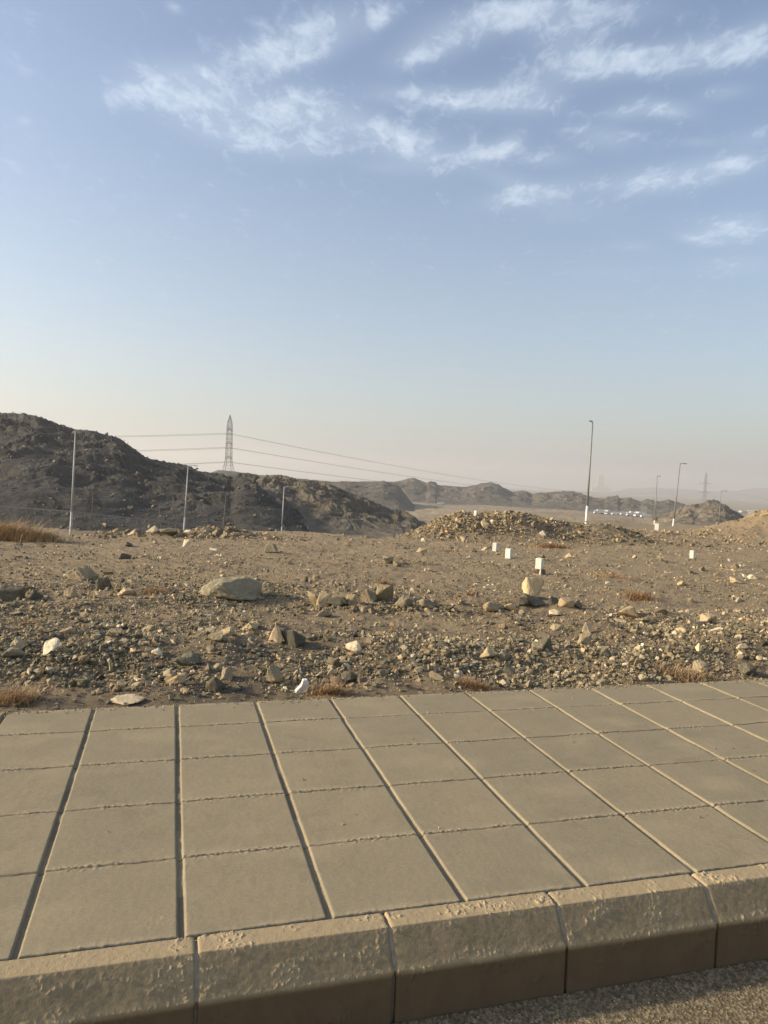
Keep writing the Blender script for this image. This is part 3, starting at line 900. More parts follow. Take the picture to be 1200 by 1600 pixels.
for (n, boxes, s0, s1, pw, lab, t0) in (
        (10500, [(4.0, 27.6, 2.0, 1.7), (7.2, 28.6, 3.1, 1.6), (2.4, 27.0, 1.5, 1.2)], .024, .15, 2.2, 'broken rock covering the central rubble mound', .50),
        (4200, [(20.8, 37.5, 4.6, 3.2), (11.8, 33.6, 3.6, 2.4), (14, 34.5, 5, 2.4)], .03, .15, 2.3, 'broken rock covering the low bank on the right', .5),
        (1500, [(-8.3, 22.4, 2.6, .8), (-5., 22.8, 1.2, .6), (-11.5, 22.6, 2, .8)], .04, .20, 1.8, 'broken rock along the left rim of the lot', .5)):
    XY, S = mound_pts(n, boxes, rs, s0, s1, pw)
    tz = np.clip(t0 + .17 * rs.normal(size=n) - .22 * sstep(XY[:, 0], 5.5, 8) * (n == 10500), 0, 1)
    o = scatter('rubble', np.stack([XY[:, 0], XY[:, 1], G(XY[:, 0], XY[:, 1])], -1), S, tz, np.clip(rs.normal(.6, .25, n), 0, 1), rs, m_gravel)
    tag(o, lab, kind='stuff')

# boulders strewn over the near hill slopes
def boulders_on(Xh, Yh, Zh, n, s0, s1, rs, lab, t0):
    i = rs.integers(2, Xh.shape[0] - 2, n); j = np.minimum((rs.uniform(0, 1, n) ** 1.0 * (Xh.shape[1] - 26)).astype(int), Xh.shape[1] - 28)
    P = np.stack([Xh[i, j], Yh[i, j], Zh[i, j]], -1) + rs.normal(0, .3, (n, 3)) * np.array([1, 1, .1])
    s = s0 * (1 - rs.uniform(0, 1, n) * (1 - (s0 / s1) ** 2.)) ** (-.5)
    o = scatter('hill_boulders', P, s, np.clip(rs.normal(t0, .16, n), 0, 1), np.clip(rs.normal(.45, .2, n), 0, 1), rs, m_rock, tilt=.7)
    tag(o, lab, kind='stuff')


boulders_on(*H1, 4200, .12, .9, rs, 'loose boulders strewn over the dark hill', .16)


# ------------------------------------------------------------------ individual rocks
def rock_mesh(name, rs, npts, dims, tone, hue, rough=.05, sub=3):
    p = rs.normal(size=(npts, 3)); p /= np.linalg.norm(p, axis=1)[:, None]
    p *= rs.uniform(.82, 1.05, (npts, 1))
    bm = bmesh.new()
    for q in p: bm.verts.new(q)
    res = bmesh.ops.convex_hull(bm, input=bm.verts)
    for g in [e for e in res['geom_interior'] if isinstance(e, bmesh.types.BMVert)]: bm.verts.remove(g)
    bmesh.ops.bevel(bm, geom=bm.edges[:], offset=.07, segments=1, affect='EDGES', profile=.5)
    bmesh.ops.triangulate(bm, faces=bm.faces)
    bmesh.ops.subdivide_edges(bm, edges=bm.edges, cuts=sub, use_grid_fill=True)
    bmesh.ops.recalc_face_normals(bm, faces=bm.faces)
    bm.verts.index_update()
    V = np.array([v.co for v in bm.verts]); N = np.array([v.normal for v in bm.verts])
    Fc = np.array([[v.index for v in f.verts] for f in bm.faces if len(f.verts) == 3])
    bm.free()
    mn, mx = V.min(0), V.max(0)
    V = (V - (mn + mx) / 2) / (mx - mn)
    sd = int(rs.integers(1, 999))
    dsp = fbm(V[:, 0] * 5 + V[:, 2] * 3, V[:, 1] * 5 - V[:, 2] * 2, 4, sd)
    V = V + N * ((rough if npts > 11 else rough * .6) * dsp)[:, None]
    V = V * np.array(dims)
    V[:, 2] = np.where(V[:, 2] < 0, V[:, 2] * .8, V[:, 2])
    lo_ = np.clip(-V[:, 2] / dims[2], 0, .5)
    V[:, :2] *= (1 + .35 * lo_)[:, None]
    V[:, 2] += dims[2] * .27
    me = bpy.data.meshes.new(name)
    me.from_pydata(V.tolist(), [], Fc.tolist())
    for an, av in (('tone', tone), ('hue', hue)):
        at = me.attributes.new(an, 'FLOAT', 'POINT'); at.data.foreach_set('value', np.full(len(V), av, np.float32))
    me.update()
    return me


rsr = np.random.default_rng(99)
# (photo x of centre, photo y of its foot, width px, height px, tone, hue, npts, label)
ROCKS = [
    (357, 937, 92, 30, .44, 0., 26, 'boulder', 'broad pale grey boulder with a rounded top, half sunk in the lot'),
    (122, 905, 46, 20, .45, .5, 14, 'rock', 'flat grey brown rock upper left of the large pale boulder'),
    (12, 940, 34, 24, .18, .3, 14, 'rock', 'dark rock cut off by the left edge of the photo'),
    (108, 933, 20, 16, .55, .4, 12, 'rock', 'pointed light rock in the dark rubble below the flat grey brown rock'),
    (160, 922, 22, 22, .20, .3, 12, 'rock', 'dark upright rock between the flat rock and the large pale boulder'),
    (196, 930, 26, 12, .72, .8, 12, 'rock', 'pale low rock left of the large pale boulder'),
    (77, 1023, 25, 24, .88, .5, 11, 'rock', 'cream upright rock on the left of the near rubble'),
    (24, 1014, 22, 18, .70, .5, 12, 'rock', 'light rock above the grey one near the left edge'),
    (18, 1030, 36, 17, .36, .1, 11, 'rock', 'grey block near the left edge beside the cream upright rock'),
    (100, 990, 28, 10, .55, .5, 12, 'rock', 'flat tan slab of rock above the cream upright rock'),
    (290, 1041, 42, 18, .17, 0., 13, 'rock', 'dark bluish grey rock in the near rubble left of the centre'),
    (333, 1082, 30, 24, .10, .5, 12, 'rock', 'nearly black rock close to the pavement'),
    (355, 1062, 24, 20, .50, .4, 12, 'rock', 'grey tan rock resting above the nearly black rock'),
    (243, 1025, 17, 10, .90, .5, 10, 'rock', 'small white rock in the rubble above the dark bluish rock'),
    (336, 1003, 26, 14, .42, .4, 12, 'rock', 'grey rock under the large pale boulder'),
    (178, 998, 26, 13, .38, .5, 12, 'rock', 'brown grey rock in the middle of the left rubble'),
    (389, 985, 24, 12, .66, .5, 12, 'rock', 'light rock left of the tall yellowish rock'),
    (428, 1004, 27, 37, .80, .85, 10, 'rock', 'tall yellowish rock with a black shadow slab at its right'),
    (456, 1009, 42, 24, .06, .1, 9, 'rock', 'black slab standing in for the shadow of the tall yellowish rock'),  # near-black shape added as the cast shadow of the tall rock
    (552, 1018, 27, 13, .88, .8, 11, 'rock', 'cream flat rock in the rubble right of the black slab'),
    (428, 1068, 26, 25, .38, .6, 11, 'rock', 'brown blocky rock above the white broken block'),
    (491, 1033, 20, 13, .55, .6, 11, 'rock', 'small tan rock above the white broken block'),
    (545, 1068, 26, 20, .14, .5, 11, 'rock', 'dark rock behind the orange grass tuft'),
    (424, 864, 20, 15, .42, .1, 10, 'rock', 'grey cube-like rock alone in the upper middle of the lot'),
    (604, 881, 27, 12, .40, .6, 12, 'rock', 'brown wedge-shaped rock alone on the bare ground above the stone heap'),
    (490, 945, 22, 20, .50, .5, 11, 'rock', 'tan rock at the left end of the stone heap'),
    (505, 950, 24, 24, .55, .6, 11, 'rock', 'upright tan rock in the left part of the stone heap'),
    (527, 950, 30, 18, .12, 0., 10, 'rock', 'dark greenish rock in the stone heap'),
    (552, 949, 26, 20, .40, .7, 12, 'rock', 'brown rock in the middle of the stone heap'),
    (575, 945, 28, 22, .30, .7, 12, 'rock', 'reddish grey rock in the middle of the stone heap'),
    (600, 940, 30, 24, .34, .7, 11, 'rock', 'upright grey brown rock at the top of the stone heap'),
    (570, 957, 24, 14, .48, .7, 12, 'rock', 'rounded tan rock at the front of the stone heap'),
    (506, 964, 24, 11, .50, .6, 12, 'rock', 'low tan rock in front of the left end of the stone heap'),
    (632, 950, 26, 18, .28, .5, 11, 'rock', 'dark grey rock right of the middle of the stone heap'),
    (668, 954, 28, 16, .26, .4, 11, 'rock', 'flat dark rock near the right end of the stone heap'),
    (770, 957, 30, 11, .45, .7, 12, 'rock', 'flat brown rock on bare sand right of the stone heap'),
    (798, 955, 20, 12, .70, .6, 12, 'rock', 'light rock on the sand beyond the flat brown rock'),
    (834, 936, 37, 33, .74, .8, 10, 'boulder', 'tan wedge-shaped boulder propped on dark stones below the tallest white marker'),
    (834, 948, 38, 17, .12, .2, 10, 'rock', 'dark stone propping up the tan wedge-shaped boulder'),
    (818, 948, 16, 14, .14, .2, 10, 'rock', 'dark grey stone at the left foot of the tan boulder'),
    (868, 944, 22, 12, .06, .3, 10, 'rock', 'black stone at the right foot of the tan boulder'),
    (886, 950, 24, 17, .55, .7, 11, 'rock', 'tan stone right of the black stone beside the boulder'),
    (904, 951, 14, 13, .30, .6, 11, 'rock', 'small brown stone at the right end of the boulder group'),
    (870, 963, 22, 9, .80, .6, 11, 'rock', 'cream stone below the tan boulder'),
    (984, 966, 30, 17, .56, .7, 10, 'rock', 'pointed tan rock alone on the sand right of the boulder group'),
    (890, 872, 13, 8, .70, .5, 10, 'rock', 'small pointed pale rock on bare ground right of the tallest white marker'),
    (951, 915, 10, 6, .85, .5, 10, 'rock', 'tiny white rock right of the tallest white marker'),
    (872, 986, 22, 10, .62, .5, 11, 'rock', 'light flat rock in the right rubble'),
    (918, 991, 16, 17, .72, .6, 10, 'rock', 'upright light rock in the right rubble'),
    (915, 1007, 28, 15, .48, .7, 12, 'rock', 'rounded brown rock below the upright light rock'),
    (852, 1018, 28, 22, .13, .5, 10, 'rock', 'dark triangular rock in the right rubble'),
    (838, 1021, 24, 13, .52, .4, 10, 'rock', 'grey tan rock leaning against the dark triangular rock'),
    (764, 1031, 30, 17, .62, .4, 10, 'rock', 'light grey box-shaped rock in the middle of the near rubble'),
    (787, 1032, 18, 12, .30, 0., 10, 'rock', 'greenish rock right of the light grey box-shaped rock'),
    (946, 1027, 18, 15, .22, 0., 10, 'rock', 'green tinted rock in the right near rubble'),
    (904, 1033, 22, 12, .16, .3, 10, 'rock', 'dark rock left of the green tinted rock'),
    (1009, 974, 20, 8, .35, .5, 11, 'rock', 'flat rock right of the pointed tan rock'),
    (1110, 975, 26, 14, .66, .7, 12, 'rock', 'rounded tan rock on the right of the lot'),
    (1066, 992, 20, 10, .66, .6, 11, 'rock', 'tan rock left of the rounded tan rock'),
    (1125, 990, 20, 10, .80, .5, 11, 'rock', 'pale rock below the rounded tan rock'),
    (1091, 1018, 12, 13, .92, 1., 9, 'rock', 'yellow cream rock in the right near rubble'),
    (1161, 1016, 18, 10, .85, .5, 10, 'rock', 'pale flat rock at the right of the near rubble'),
    (1096, 1052, 24, 18, .55, .3, 11, 'rock', 'speckled grey rock behind the dry grass near the pavement on the right'),
    (1170, 1055, 28, 17, .22, .4, 12, 'rock', 'dark brown rock near the pavement at the right edge'),
    (1006, 1065, 14, 10, .60, .1, 10, 'rock', 'pale pebble-like rock on the edge of the pavement'),
    (1163, 903, 12, 9, .88, .4, 10, 'rock', 'white rock in the heap at the far right'),
    (1155, 912, 22, 8, .60, .4, 10, 'rock', 'flat grey rock under the white rock at the far right'),
    (1178, 905, 14, 7, .80, .4, 10, 'rock', 'pale rock right of the white rock at the far right'),
    (196, 1100, 50, 9, .78, .4, 14, 'rock', 'long pale slab lying along the edge of the pavement'),
    (290, 854, 13, 12, .80, .4, 9, 'rock', 'white triangular rock near the left rim of the lot'),
    (332, 860, 16, 4, .95, .4, 9, 'rock', 'flat white chip on the ground right of the triangular rock'),
    (237, 835, 20, 12, .74, .3, 10, 'rock', 'pale block in the rubble on the left rim'),
    (205, 837, 16, 9, .68, .3, 10, 'rock', 'pale grey chunk left of the pale block on the rim'),
    (292, 838, 14, 10, .84, .3, 9, 'rock', 'white chunk at the right end of the rim rubble'),
    (262, 838, 26, 12, .20, .4, 10, 'rock', 'dark tilted slab on the left rim'),
    (722, 846, 11, 11, .78, .6, 10, 'rock', 'cream rock low on the face of the central mound'),
    (758, 826, 16, 10, .62, .5, 10, 'rock', 'tan block high on the face of the central mound'),
    (662, 847, 9, 6, .86, .5, 9, 'rock', 'white rock at the left foot of the central mound'),
    (848, 838, 11, 7, .90, .5, 9, 'rock', 'white rock on the dark right flank of the central mound'),
    (836, 826, 12, 11, .30, .4, 10, 'rock', 'grey block near the top of the right flank of the mound'),
    (966, 847, 8, 6, .62, .4, 9, 'rock', 'pale grey rock at the right foot of the central mound'),
    (724, 803, 7, 5, .92, .5, 9, 'rock', 'white rock on the crest of the mound, left of the short marker'),
    (731, 801, 6, 7, .92, .5, 9, 'rock', 'second white rock on the crest of the mound'),
    (1197, 806, 12, 9, .62, .6, 12, 'boulder', 'pale boulder on top of the right bank at the photo edge'),
]
for (px, py, wpx, hpx, tone, hue, npts, nm, lab) in ROCKS:
    tone = min(1, tone + .12) if tone > .25 else tone + .04
    p = ground_at(px, py)
    s = p[1] / FPX
    w_, h_ = wpx * s, hpx * s
    dims = (w_, w_ * rsr.uniform(.7, 1.0), h_ * 1.36)
    if 'box-shaped' in lab or 'cube-like' in lab or 'block' in lab: npts = 9
    me = rock_mesh(nm, rsr, npts, dims, tone, hue)
    o = link_mesh(nm, me, m_rock, None, (p[0], p[1] + dims[1] * .35, float(G(p[0], p[1] + dims[1] * .35)) - h_ * .06))
    o.rotation_euler = (0, 0, rsr.uniform(-.3, .3))
    tag(o, lab, 'boulder' if nm == 'boulder' else 'rock')

# nameless fist- to head-sized stones, each its own object, sorted by the zone they lie in
protos = [rock_mesh('stone', rsr, int(rsr.integers(9, 15)), (1, rsr.uniform(.7, 1), rsr.uniform(.5, .85)), 0.2 + .6 * (k % 7) / 6., rsr.uniform(.1, .9), .05, 1) for k in range(21)]
LM = [(357, 925, 'the large pale boulder'), (122, 900, 'the flat grey brown rock'), (77, 1015, 'the cream upright rock'), (18, 1025, 'the grey block at the left edge'),
      (290, 1035, 'the dark bluish rock'), (333, 1075, 'the nearly black rock'), (456, 1000, 'the black slab'), (552, 1015, 'the cream flat rock'),
      (473, 1070, 'the white broken block'), (570, 945, 'the stone heap'), (424, 858, 'the lone grey cube-like rock'), (604, 876, 'the lone wedge-shaped rock'),
      (834, 925, 'the tan wedge-shaped boulder'), (984, 960, 'the pointed tan rock'), (764, 1025, 'the light box-shaped rock'), (852, 1010, 'the dark triangular rock'),
      (946, 1020, 'the green tinted rock'), (1110, 970, 'the rounded tan rock'), (1096, 1045, 'the speckled grey rock'), (1170, 1050, 'the dark rock at the right edge'),
      (1163, 900, 'the far right stone heap'), (842, 885, 'the tallest white marker'), (1081, 867, 'the lone right marker'), (795, 866, 'the marker before the mound'),
      (738, 1068, 'the brown grass tuft'), (238, 922, 'the reddish weed'), (770, 952, 'the flat brown rock on sand'), (915, 1000, 'the rounded brown rock'),
      (243, 1020, 'the small white rock'), (290, 850, 'the white triangular rock'), (1000, 930, 'the right reddish weed'), (100, 985, 'the flat tan slab')]


def to_px(x, y, z):
    v = np.array([x, y, z - H]); d = v @ FW
    return 600 + FPX * (v @ CR) / d, 800 - FPX * (v @ CU) / d


ZONES = [('stones in the near rubble strip', 75, (4.9, 7.6), (.028, .065), 20), ('stones in the middle of the lot', 50, (8., 13.), (.04, .09), 12),
         ('stones on the far part of the lot', 25, (14., 22.), (.07, .16), 9)]
seen_lab = set()
for grp, cnt, (ra, rb), (sa_, sb_), mpx in ZONES:
    k = 0; tries = 0
    while k < cnt and tries < 20000:
        tries += 1
        a = rsr.uniform(-.47, .47); r = rsr.uniform(ra, rb)
        x, y = r * math.sin(a), r * math.cos(a)
        u, v = to_local(x, y)
        if v < PAVE_BACK + .12 or rsr.uniform() > float(dens_field(x, y)) + .15: continue
        z = float(G(x, y)); qx, qy = to_px(x, y, z)
        if not (8 < qx < 1192): continue
        ti = int(rsr.integers(0, 21))
        sc_ = 2 * sa_ * (1 - rsr.uniform() * (1 - (sa_ / sb_) ** 1.6)) ** (-1 / 1.6)
        dd = [((qx - lx) ** 2 + (2 * (qy - ly)) ** 2, lx, ly, nm_) for lx, ly, nm_ in LM]
        d0, lx, ly, nm_ = min(dd)
        if d0 > 150 ** 2 or d0 < 22 ** 2: continue
        ddx, ddy = qx - lx, 2 * (qy - ly)
        rel = ('right of' if ddx > 0 else 'left of') if abs(ddx) > abs(ddy) else ('in front of' if ddy > 0 else 'behind')
        size = 'small' if sc_ < 2.5 * sa_ else ('middling' if sc_ < 3.3 * sa_ else 'large')
        tw_ = ['dark', 'dark grey', 'grey', 'grey brown', 'tan', 'light tan', 'pale'][ti % 7]
        lab = '%s %s loose stone lying %s %s' % (size, tw_, rel, nm_)
        if lab in seen_lab or sum(1 for l in seen_lab if l.endswith(rel + ' ' + nm_)) >= 4: continue
        seen_lab.add(lab)
        me = protos[ti]
        o = bpy.data.objects.new('stone', me); COL.objects.link(o)
        if not me.materials: me.materials.append(m_rock)
        o.location = (x, y, z - .05 * sc_)
        o.rotation_euler = (rsr.normal(0, .2), rsr.normal(0, .2), rsr.uniform(0, 6.28))
        o.scale = (sc_, sc_, sc_)
        tag(o, lab, 'stone', grp)
        k += 1


# ------------------------------------------------------------------ box / tube mesh builder
class MB:
    def __init__(s): s.v = []; s.f = []

    def box(s, c, d, rot=None):
        b = len(s.v)
        for sx in (-.5, .5):
            for sy in (-.5, .5):
                for sz in (-.5, .5):
                    q = Vector((sx * d[0], sy * d[1], sz * d[2]))
                    if rot is not None: q = rot @ q
                    s.v.append((c[0] + q.x, c[1] + q.y, c[2] + q.z))
        for f in ((0, 1, 3, 2), (4, 6, 7, 5), (0, 4, 5, 1), (2, 3, 7, 6), (0, 2, 6, 4), (1, 5, 7, 3)):
            s.f.append([b + i for i in f])
        return s

    def tube(s, pts, rads, n=8, cap=True):
        pts = [Vector(p) for p in pts]
        if isinstance(rads, (int, float)): rads = [rads] * len(pts)
        b = len(s.v)
        for i, p in enumerate(pts):
            t = (pts[min(i + 1, len(pts) - 1)] - pts[max(i - 1, 0)]).normalized()
            a = Vector((0, 0, 1)) if abs(t.z) < .9 else Vector((1, 0, 0))
            e1 = t.cross(a).normalized(); e2 = t.cross(e1)
            for k in range(n):
                g = 2 * math.pi * k / n
                q = p + (e1 * math.cos(g) + e2 * math.sin(g)) * rads[i]
                s.v.append(tuple(q))
        for i in range(len(pts) - 1):
            for k in range(n):
                s.f.append([b + i * n + k, b + i * n + (k + 1) % n, b + (i + 1) * n + (k + 1) % n, b + (i + 1) * n + k])
        if cap:
            s.f.append([b + k for k in range(n)]); s.f.append([b + (len(pts) - 1) * n + k for k in range(n)][::-1])
        return s

    def build(s, name, mat, parent=None, loc=None, bevel=0, smooth=False):
        me = bpy.data.meshes.new(name)
        me.from_pydata(s.v, [], s.f)
        bm = bmesh.new(); bm.from_mesh(me)
        if bevel:
            bmesh.ops.bevel(bm, geom=[e for e in bm.edges], offset=bevel, segments=2, affect='EDGES', profile=.6)
        bmesh.ops.recalc_face_normals(bm, faces=bm.faces)
        bm.to_mesh(me); bm.free()
        if smooth: me.polygons.foreach_set('use_smooth', [True] * len(me.polygons))
        me.update()
        return link_mesh(name, me, mat, parent, loc)


def children(o): return [c for c in COL.objects if c.parent == o]


def copy_tree(o, parent=None):
    c = o.copy(); COL.objects.link(c)
    if parent: c.parent = parent
    for ch in children(o): copy_tree(ch, c)
    return c


# ------------------------------------------------------------------ white plot markers
MARK = [(842, 898, 10, 26, .02, 'white concrete plot marker, the tallest, standing behind the tan boulder'),
        (795, 873, 9, 16, 0, 'white plot marker left of the tallest one, in front of the mound'),
        (773, 862, 6.5, 14, .03, 'slim white plot marker leftmost, at the foot of the mound'),
        (1081, 873, 6, 13, -.03, 'white plot marker standing alone on the right of the lot'),
        (1026, 829, 6, 11, .02, 'small white plot marker between the two right street lamps'),
        (743, 807, 4.5, 9, .05, 'short white plot marker on the crest of the central mound')]
for i, (px, py, w_, h_, lean, lab) in enumerate(MARK):
    p = ground_at(px, py)
    s = p[1] / FPX
    hh, ww = h_ * s, w_ * s
    root = empty('plot_marker', p, random.uniform(-.75, -.45))
    root.rotation_euler.x = lean; root.rotation_euler.y = lean
    tag(root, lab, 'marker post', 'white plot markers on the vacant lot')
    MB().box((0, 0, hh * .44), (ww, ww * .9, hh * 1.12)).build('post', m_mark, root, bevel=.006)
    MB().box((0, 0, hh * .02), (ww * 1.5, ww * 1.4, hh * .10)).build('footing', m_mortar, root, bevel=.01)

# white broken block by the pavement
p = ground_at(473, 1082)
bm = bmesh.new()
pts = [(-.085, 0, 0), (-.03, 0, 0), (.02, 0, .02), (.045, 0, .075), (.03, 0, .115), (-.012, 0, .12), (-.02, 0, .07), (-.05, 0, .04)]
a_ = [bm.verts.new((x * .8, -.03 + .01 * math.sin(i * 2.), z * .8)) for i, (x, y, z) in enumerate(pts)]
b_ = [bm.verts.new((x * .8 + .015, .045 + .008 * math.cos(i * 3.), z * .74)) for i, (x, y, z) in enumerate(pts)]
bm.faces.new(a_); bm.faces.new(b_[::-1])
for i in range(len(pts)):
    j = (i + 1) % len(pts)
    bm.faces.new((a_[j], a_[i], b_[i], b_[j]))
bmesh.ops.bevel(bm, geom=bm.edges[:], offset=.003, segments=1, affect='EDGES')
bmesh.ops.recalc_face_normals(bm, faces=bm.faces)
me = bpy.data.meshes.new('broken_block'); bm.to_mesh(me); bm.free()
o = link_mesh('broken_block', me, m_mark, None, (p[0], p[1], p[2] - .005))
o.rotation_euler = (0, 0, .35)
tag(o, 'white broken block lying at the edge of the pavement beside the orange grass', 'broken block')


# ------------------------------------------------------------------ dry grass tufts
def tuft(px, py, wpx, hpx, nb, tone, lab, seed, dens_y=.6):
    rs = np.random.default_rng(seed)
    p = ground_at(px, py); s = p[1] / FPX
    w_, h_ = wpx * s, hpx * s
    V, Fc, T = [], [], []
    nb = int(nb * .6)
    th = max(.0012, .42 * s)
    for k in range(nb):
        bx = rs.normal(0, .27) * w_; by = rs.normal(0, .27) * w_ * dens_y
        z0 = float(G(p[0] + bx, p[1] + by)) - p[2] - .005
        ln = h_ * rs.uniform(.2, 1.) ** 1.3; a = rs.uniform(0, 6.28); lean = rs.uniform(.3, 1.9)
        dx, dy = math.cos(a) * lean * ln, math.sin(a) * lean * ln
        pts = [(bx, by, z0), (bx + dx * .4, by + dy * .4, z0 + ln * .6), (bx + dx, by + dy, z0 + ln * rs.uniform(.7, 1.))]
        px_a, py_a = -math.sin(a) * th, math.cos(a) * th
        b = len(V)
        for (x, y, z), kk in zip(pts, (1, .8, .25)):
            V += [(x - px_a * kk, y - py_a * kk, z), (x + px_a * kk, y + py_a * kk, z)]
        Fc += [(b, b + 1, b + 3, b + 2), (b + 2, b + 3, b + 5, b + 4)]
        T += [float(np.clip(rs.normal(tone, .2), 0, 1))] * 6
    o = np_mesh('dry_grass_tuft', np.array(V), np.array(Fc), m_straw, {'tone': np.array(T)}, loc=tuple(p))
    tag(o, lab, 'dry grass')


for args in [
    (515, 1083, 54, 20, 900, .2, 'orange dry grass tuft beside the white broken block', 1, .25),
    (22, 1098, 62, 38, 900, .45, 'dry straw tuft at the left end of the pavement edge', 2, .5),
    (738, 1074, 50, 20, 600, .3, 'brown dry grass tuft at the pavement edge right of the middle', 3, .35),
    (1062, 1058, 100, 24, 900, .45, 'wide pale dry grass tuft by the pavement on the right', 4, .5),
    (5, 842, 80, 36, 3200, .5, 'large tan dry bush cut off by the left edge of the photo', 5, .8),
    (60, 844, 56, 24, 2200, .7, 'pale dry bush on the left rim below the first street lamp', 6, .8),
    (238, 927, 34, 12, 420, .05, 'reddish dry weed left of the large pale boulder', 7, .8),
    (1000, 935, 46, 18, 520, .05, 'reddish dry weed on the sand in the right of the lot', 8, .8),
    (598, 912, 22, 10, 220, .1, 'small reddish weed above the stone heap', 9, .8),
    (862, 855, 50, 8, 1100, .15, 'low rusty weed strip at the right foot of the central mound', 10, .5),
    (960, 902, 60, 9, 420, .2, 'sparse reddish grass patch behind the sand on the right', 11, .9),
    (705, 862, 40, 6, 260, .45, 'low dry grass patch in front of the central mound', 12, .6),
    (48, 975, 34, 10, 260, .5, 'thin straw tuft in the rubble near the left edge', 13, .6),
    (735, 930, 20, 8, 160, .3, 'thin dry weed right of the stone heap', 14, .8)]:
    tuft(*args)


# ------------------------------------------------------------------ street lamps
def make_lamp(pm, bm_):
    root = empty('street_lamp', (0, 0, 0))
    MB().tube([(0, 0, 1.6), (0, 0, 5), (0, 0, 10)], [.115, .09, .06], 12).build('pole', pm, root, smooth=True)
    MB().tube([(0, 0, -2.5), (0, 0, 1.6)], [.15, .122], 12).build('painted_base', bm_, root, smooth=True)
    MB().box((0, 0, .02), (.42, .42, .05)).build('base_plate', m_steel, root)
    MB().tube([(0, 0, 9.92), (.35, 0, 10.02), (.85, 0, 10.05)], [.05, .045, .04], 8).build('arm', pm, root, smooth=True)
    hd = MB().box((1.15, 0, 10.05), (.75, .28, .11)).build('lamp_head', pm, root, bevel=.03)
    MB().box((1.17, 0, 9.985), (.5, .2, .03)).build('lamp_lens', m_lampg, hd)
    return root


m_palepole = simple('pale_grey_pole', (.46, .44, .40), .55, .1, .1, 2)
lamp_pale = make_lamp(m_palepole, m_palepole)
lamp_dark = make_lamp(m_pole, m_white)
# base x, base y, top x, top y (photo), height of the post, arm direction (deg, 0 = right), label
LAMPS = [
    (111, 824, 118, 672, 10, 60, 'tall street lamp in front of the big dark hill, nearest the left edge'),
    (288, 823, 294, 727, 8.6, 45, 'street lamp in front of the dark hill, second from the left'),
    (440, 835, 444, 760, 7.6, 60, 'street lamp in front of the hollow where the dark hill meets the rocky spur'),
    (916, 815, 926, 661, 10, 245, 'tallest street lamp with a white foot, behind the central mound'),
    (1022, 826, 1027, 744, 10, 50, 'shorter street lamp beside the small white plot marker'),
    (1051, 827, 1063, 724, 10, 35, 'street lamp with arm to the right, between the small white marker and the brown knoll'),
    (1122, 831, 1127, 767, 10, 5, 'small street lamp in front of the brown knoll, below the hazy pylon'),
    (1196, 836, 1200, 790, 10, 5, 'street lamp cut by the right edge of the photo'),
]
for i, (bx, by, tx, ty, hh, adeg, lab) in enumerate(LAMPS):
    Yd = FPX * hh / math.hypot(tx - bx, ty - by)
    base = at_depth(bx, by, Yd); top = at_depth(tx, ty, Yd)
    o = lamp_pale if i == 0 else (lamp_dark if i == 3 else copy_tree(lamp_pale if i < 3 else lamp_dark))
    d = Vector(top - base).normalized()
    o.location = base; o.scale = (1, 1, hh / 10.)
    q = Vector((0, 0, 1)).rotation_difference(d) @ Quaternion((0, 0, 1), math.radians(adeg))
    o.rotation_mode = 'QUATERNION'; o.rotation_quaternion = q
    tag(o, lab, 'street lamp', 'street lamps along the roads behind the lot')


# ------------------------------------------------------------------ wooden power poles
def make_upole():
    root = empty('power_pole', (0, 0, 0))
    MB().tube([(0, 0, -3), (0, 0, 9)], [.16, .11], 8).build('pole', m_wood, root, smooth=True)
    a = MB().box((0, -.12, 8.3), (2.2, .12, .14)).build('cross_arm', m_wood, root)
    MB().box((0, -.12, 6.6), (1.3, .10, .12)).build('cross_arm', m_wood, root)
    for x in (-1, 0, 1):
        MB().tube([(x, -.12, 8.38), (x, -.12, 8.7)], [.06, .04], 6).build('insulator', m_cer, a)
    return root


up0 = make_upole()
UP = [(349, 828, 353, 774, 9, .3, 'dark power pole at the foot of the hill between the second and third left lamps'),
      (566, 843, 569, 801, 9, -.2, 'thin power pole in front of the quarried spur'),
      (616, 838, 617, 798, 9, .4, 'thin power pole at the right end of the quarried spur'),
      (248, 818, 250, 787, 9, .2, 'faint power pole low on the dark hill left of the second lamp'),
      (144, 801, 145, 768, 9, .2, 'faint power pole on the dark hill right of the nearest left lamp'),
      (989, 812, 990, 780, 9, .4, 'faint power pole on the plain left of the shorter street lamp')]
for i, (bx, by, tx, ty, hh, rz, lab) in enumerate(UP):
    Yd = min(FPX * hh / math.hypot(tx - bx, ty - by), 240)
    Yd = min(Yd, (103, 122, 122, 104, 104, 240)[i])
    base = at_depth(bx, by, Yd); top = at_depth(tx, ty, Yd)
    o = up0 if i == 0 else copy_tree(up0)
    sc_ = np.linalg.norm(top - base) / 9.
    o.location = base; o.scale = (sc_,) * 3
    d = Vector(top - base).normalized()
    o.rotation_mode = 'QUATERNION'
    o.rotation_quaternion = Vector((0, 0, 1)).rotation_difference(d) @ Quaternion((0, 0, 1), rz)
    tag(o, lab, 'power pole', 'power poles behind the lot')


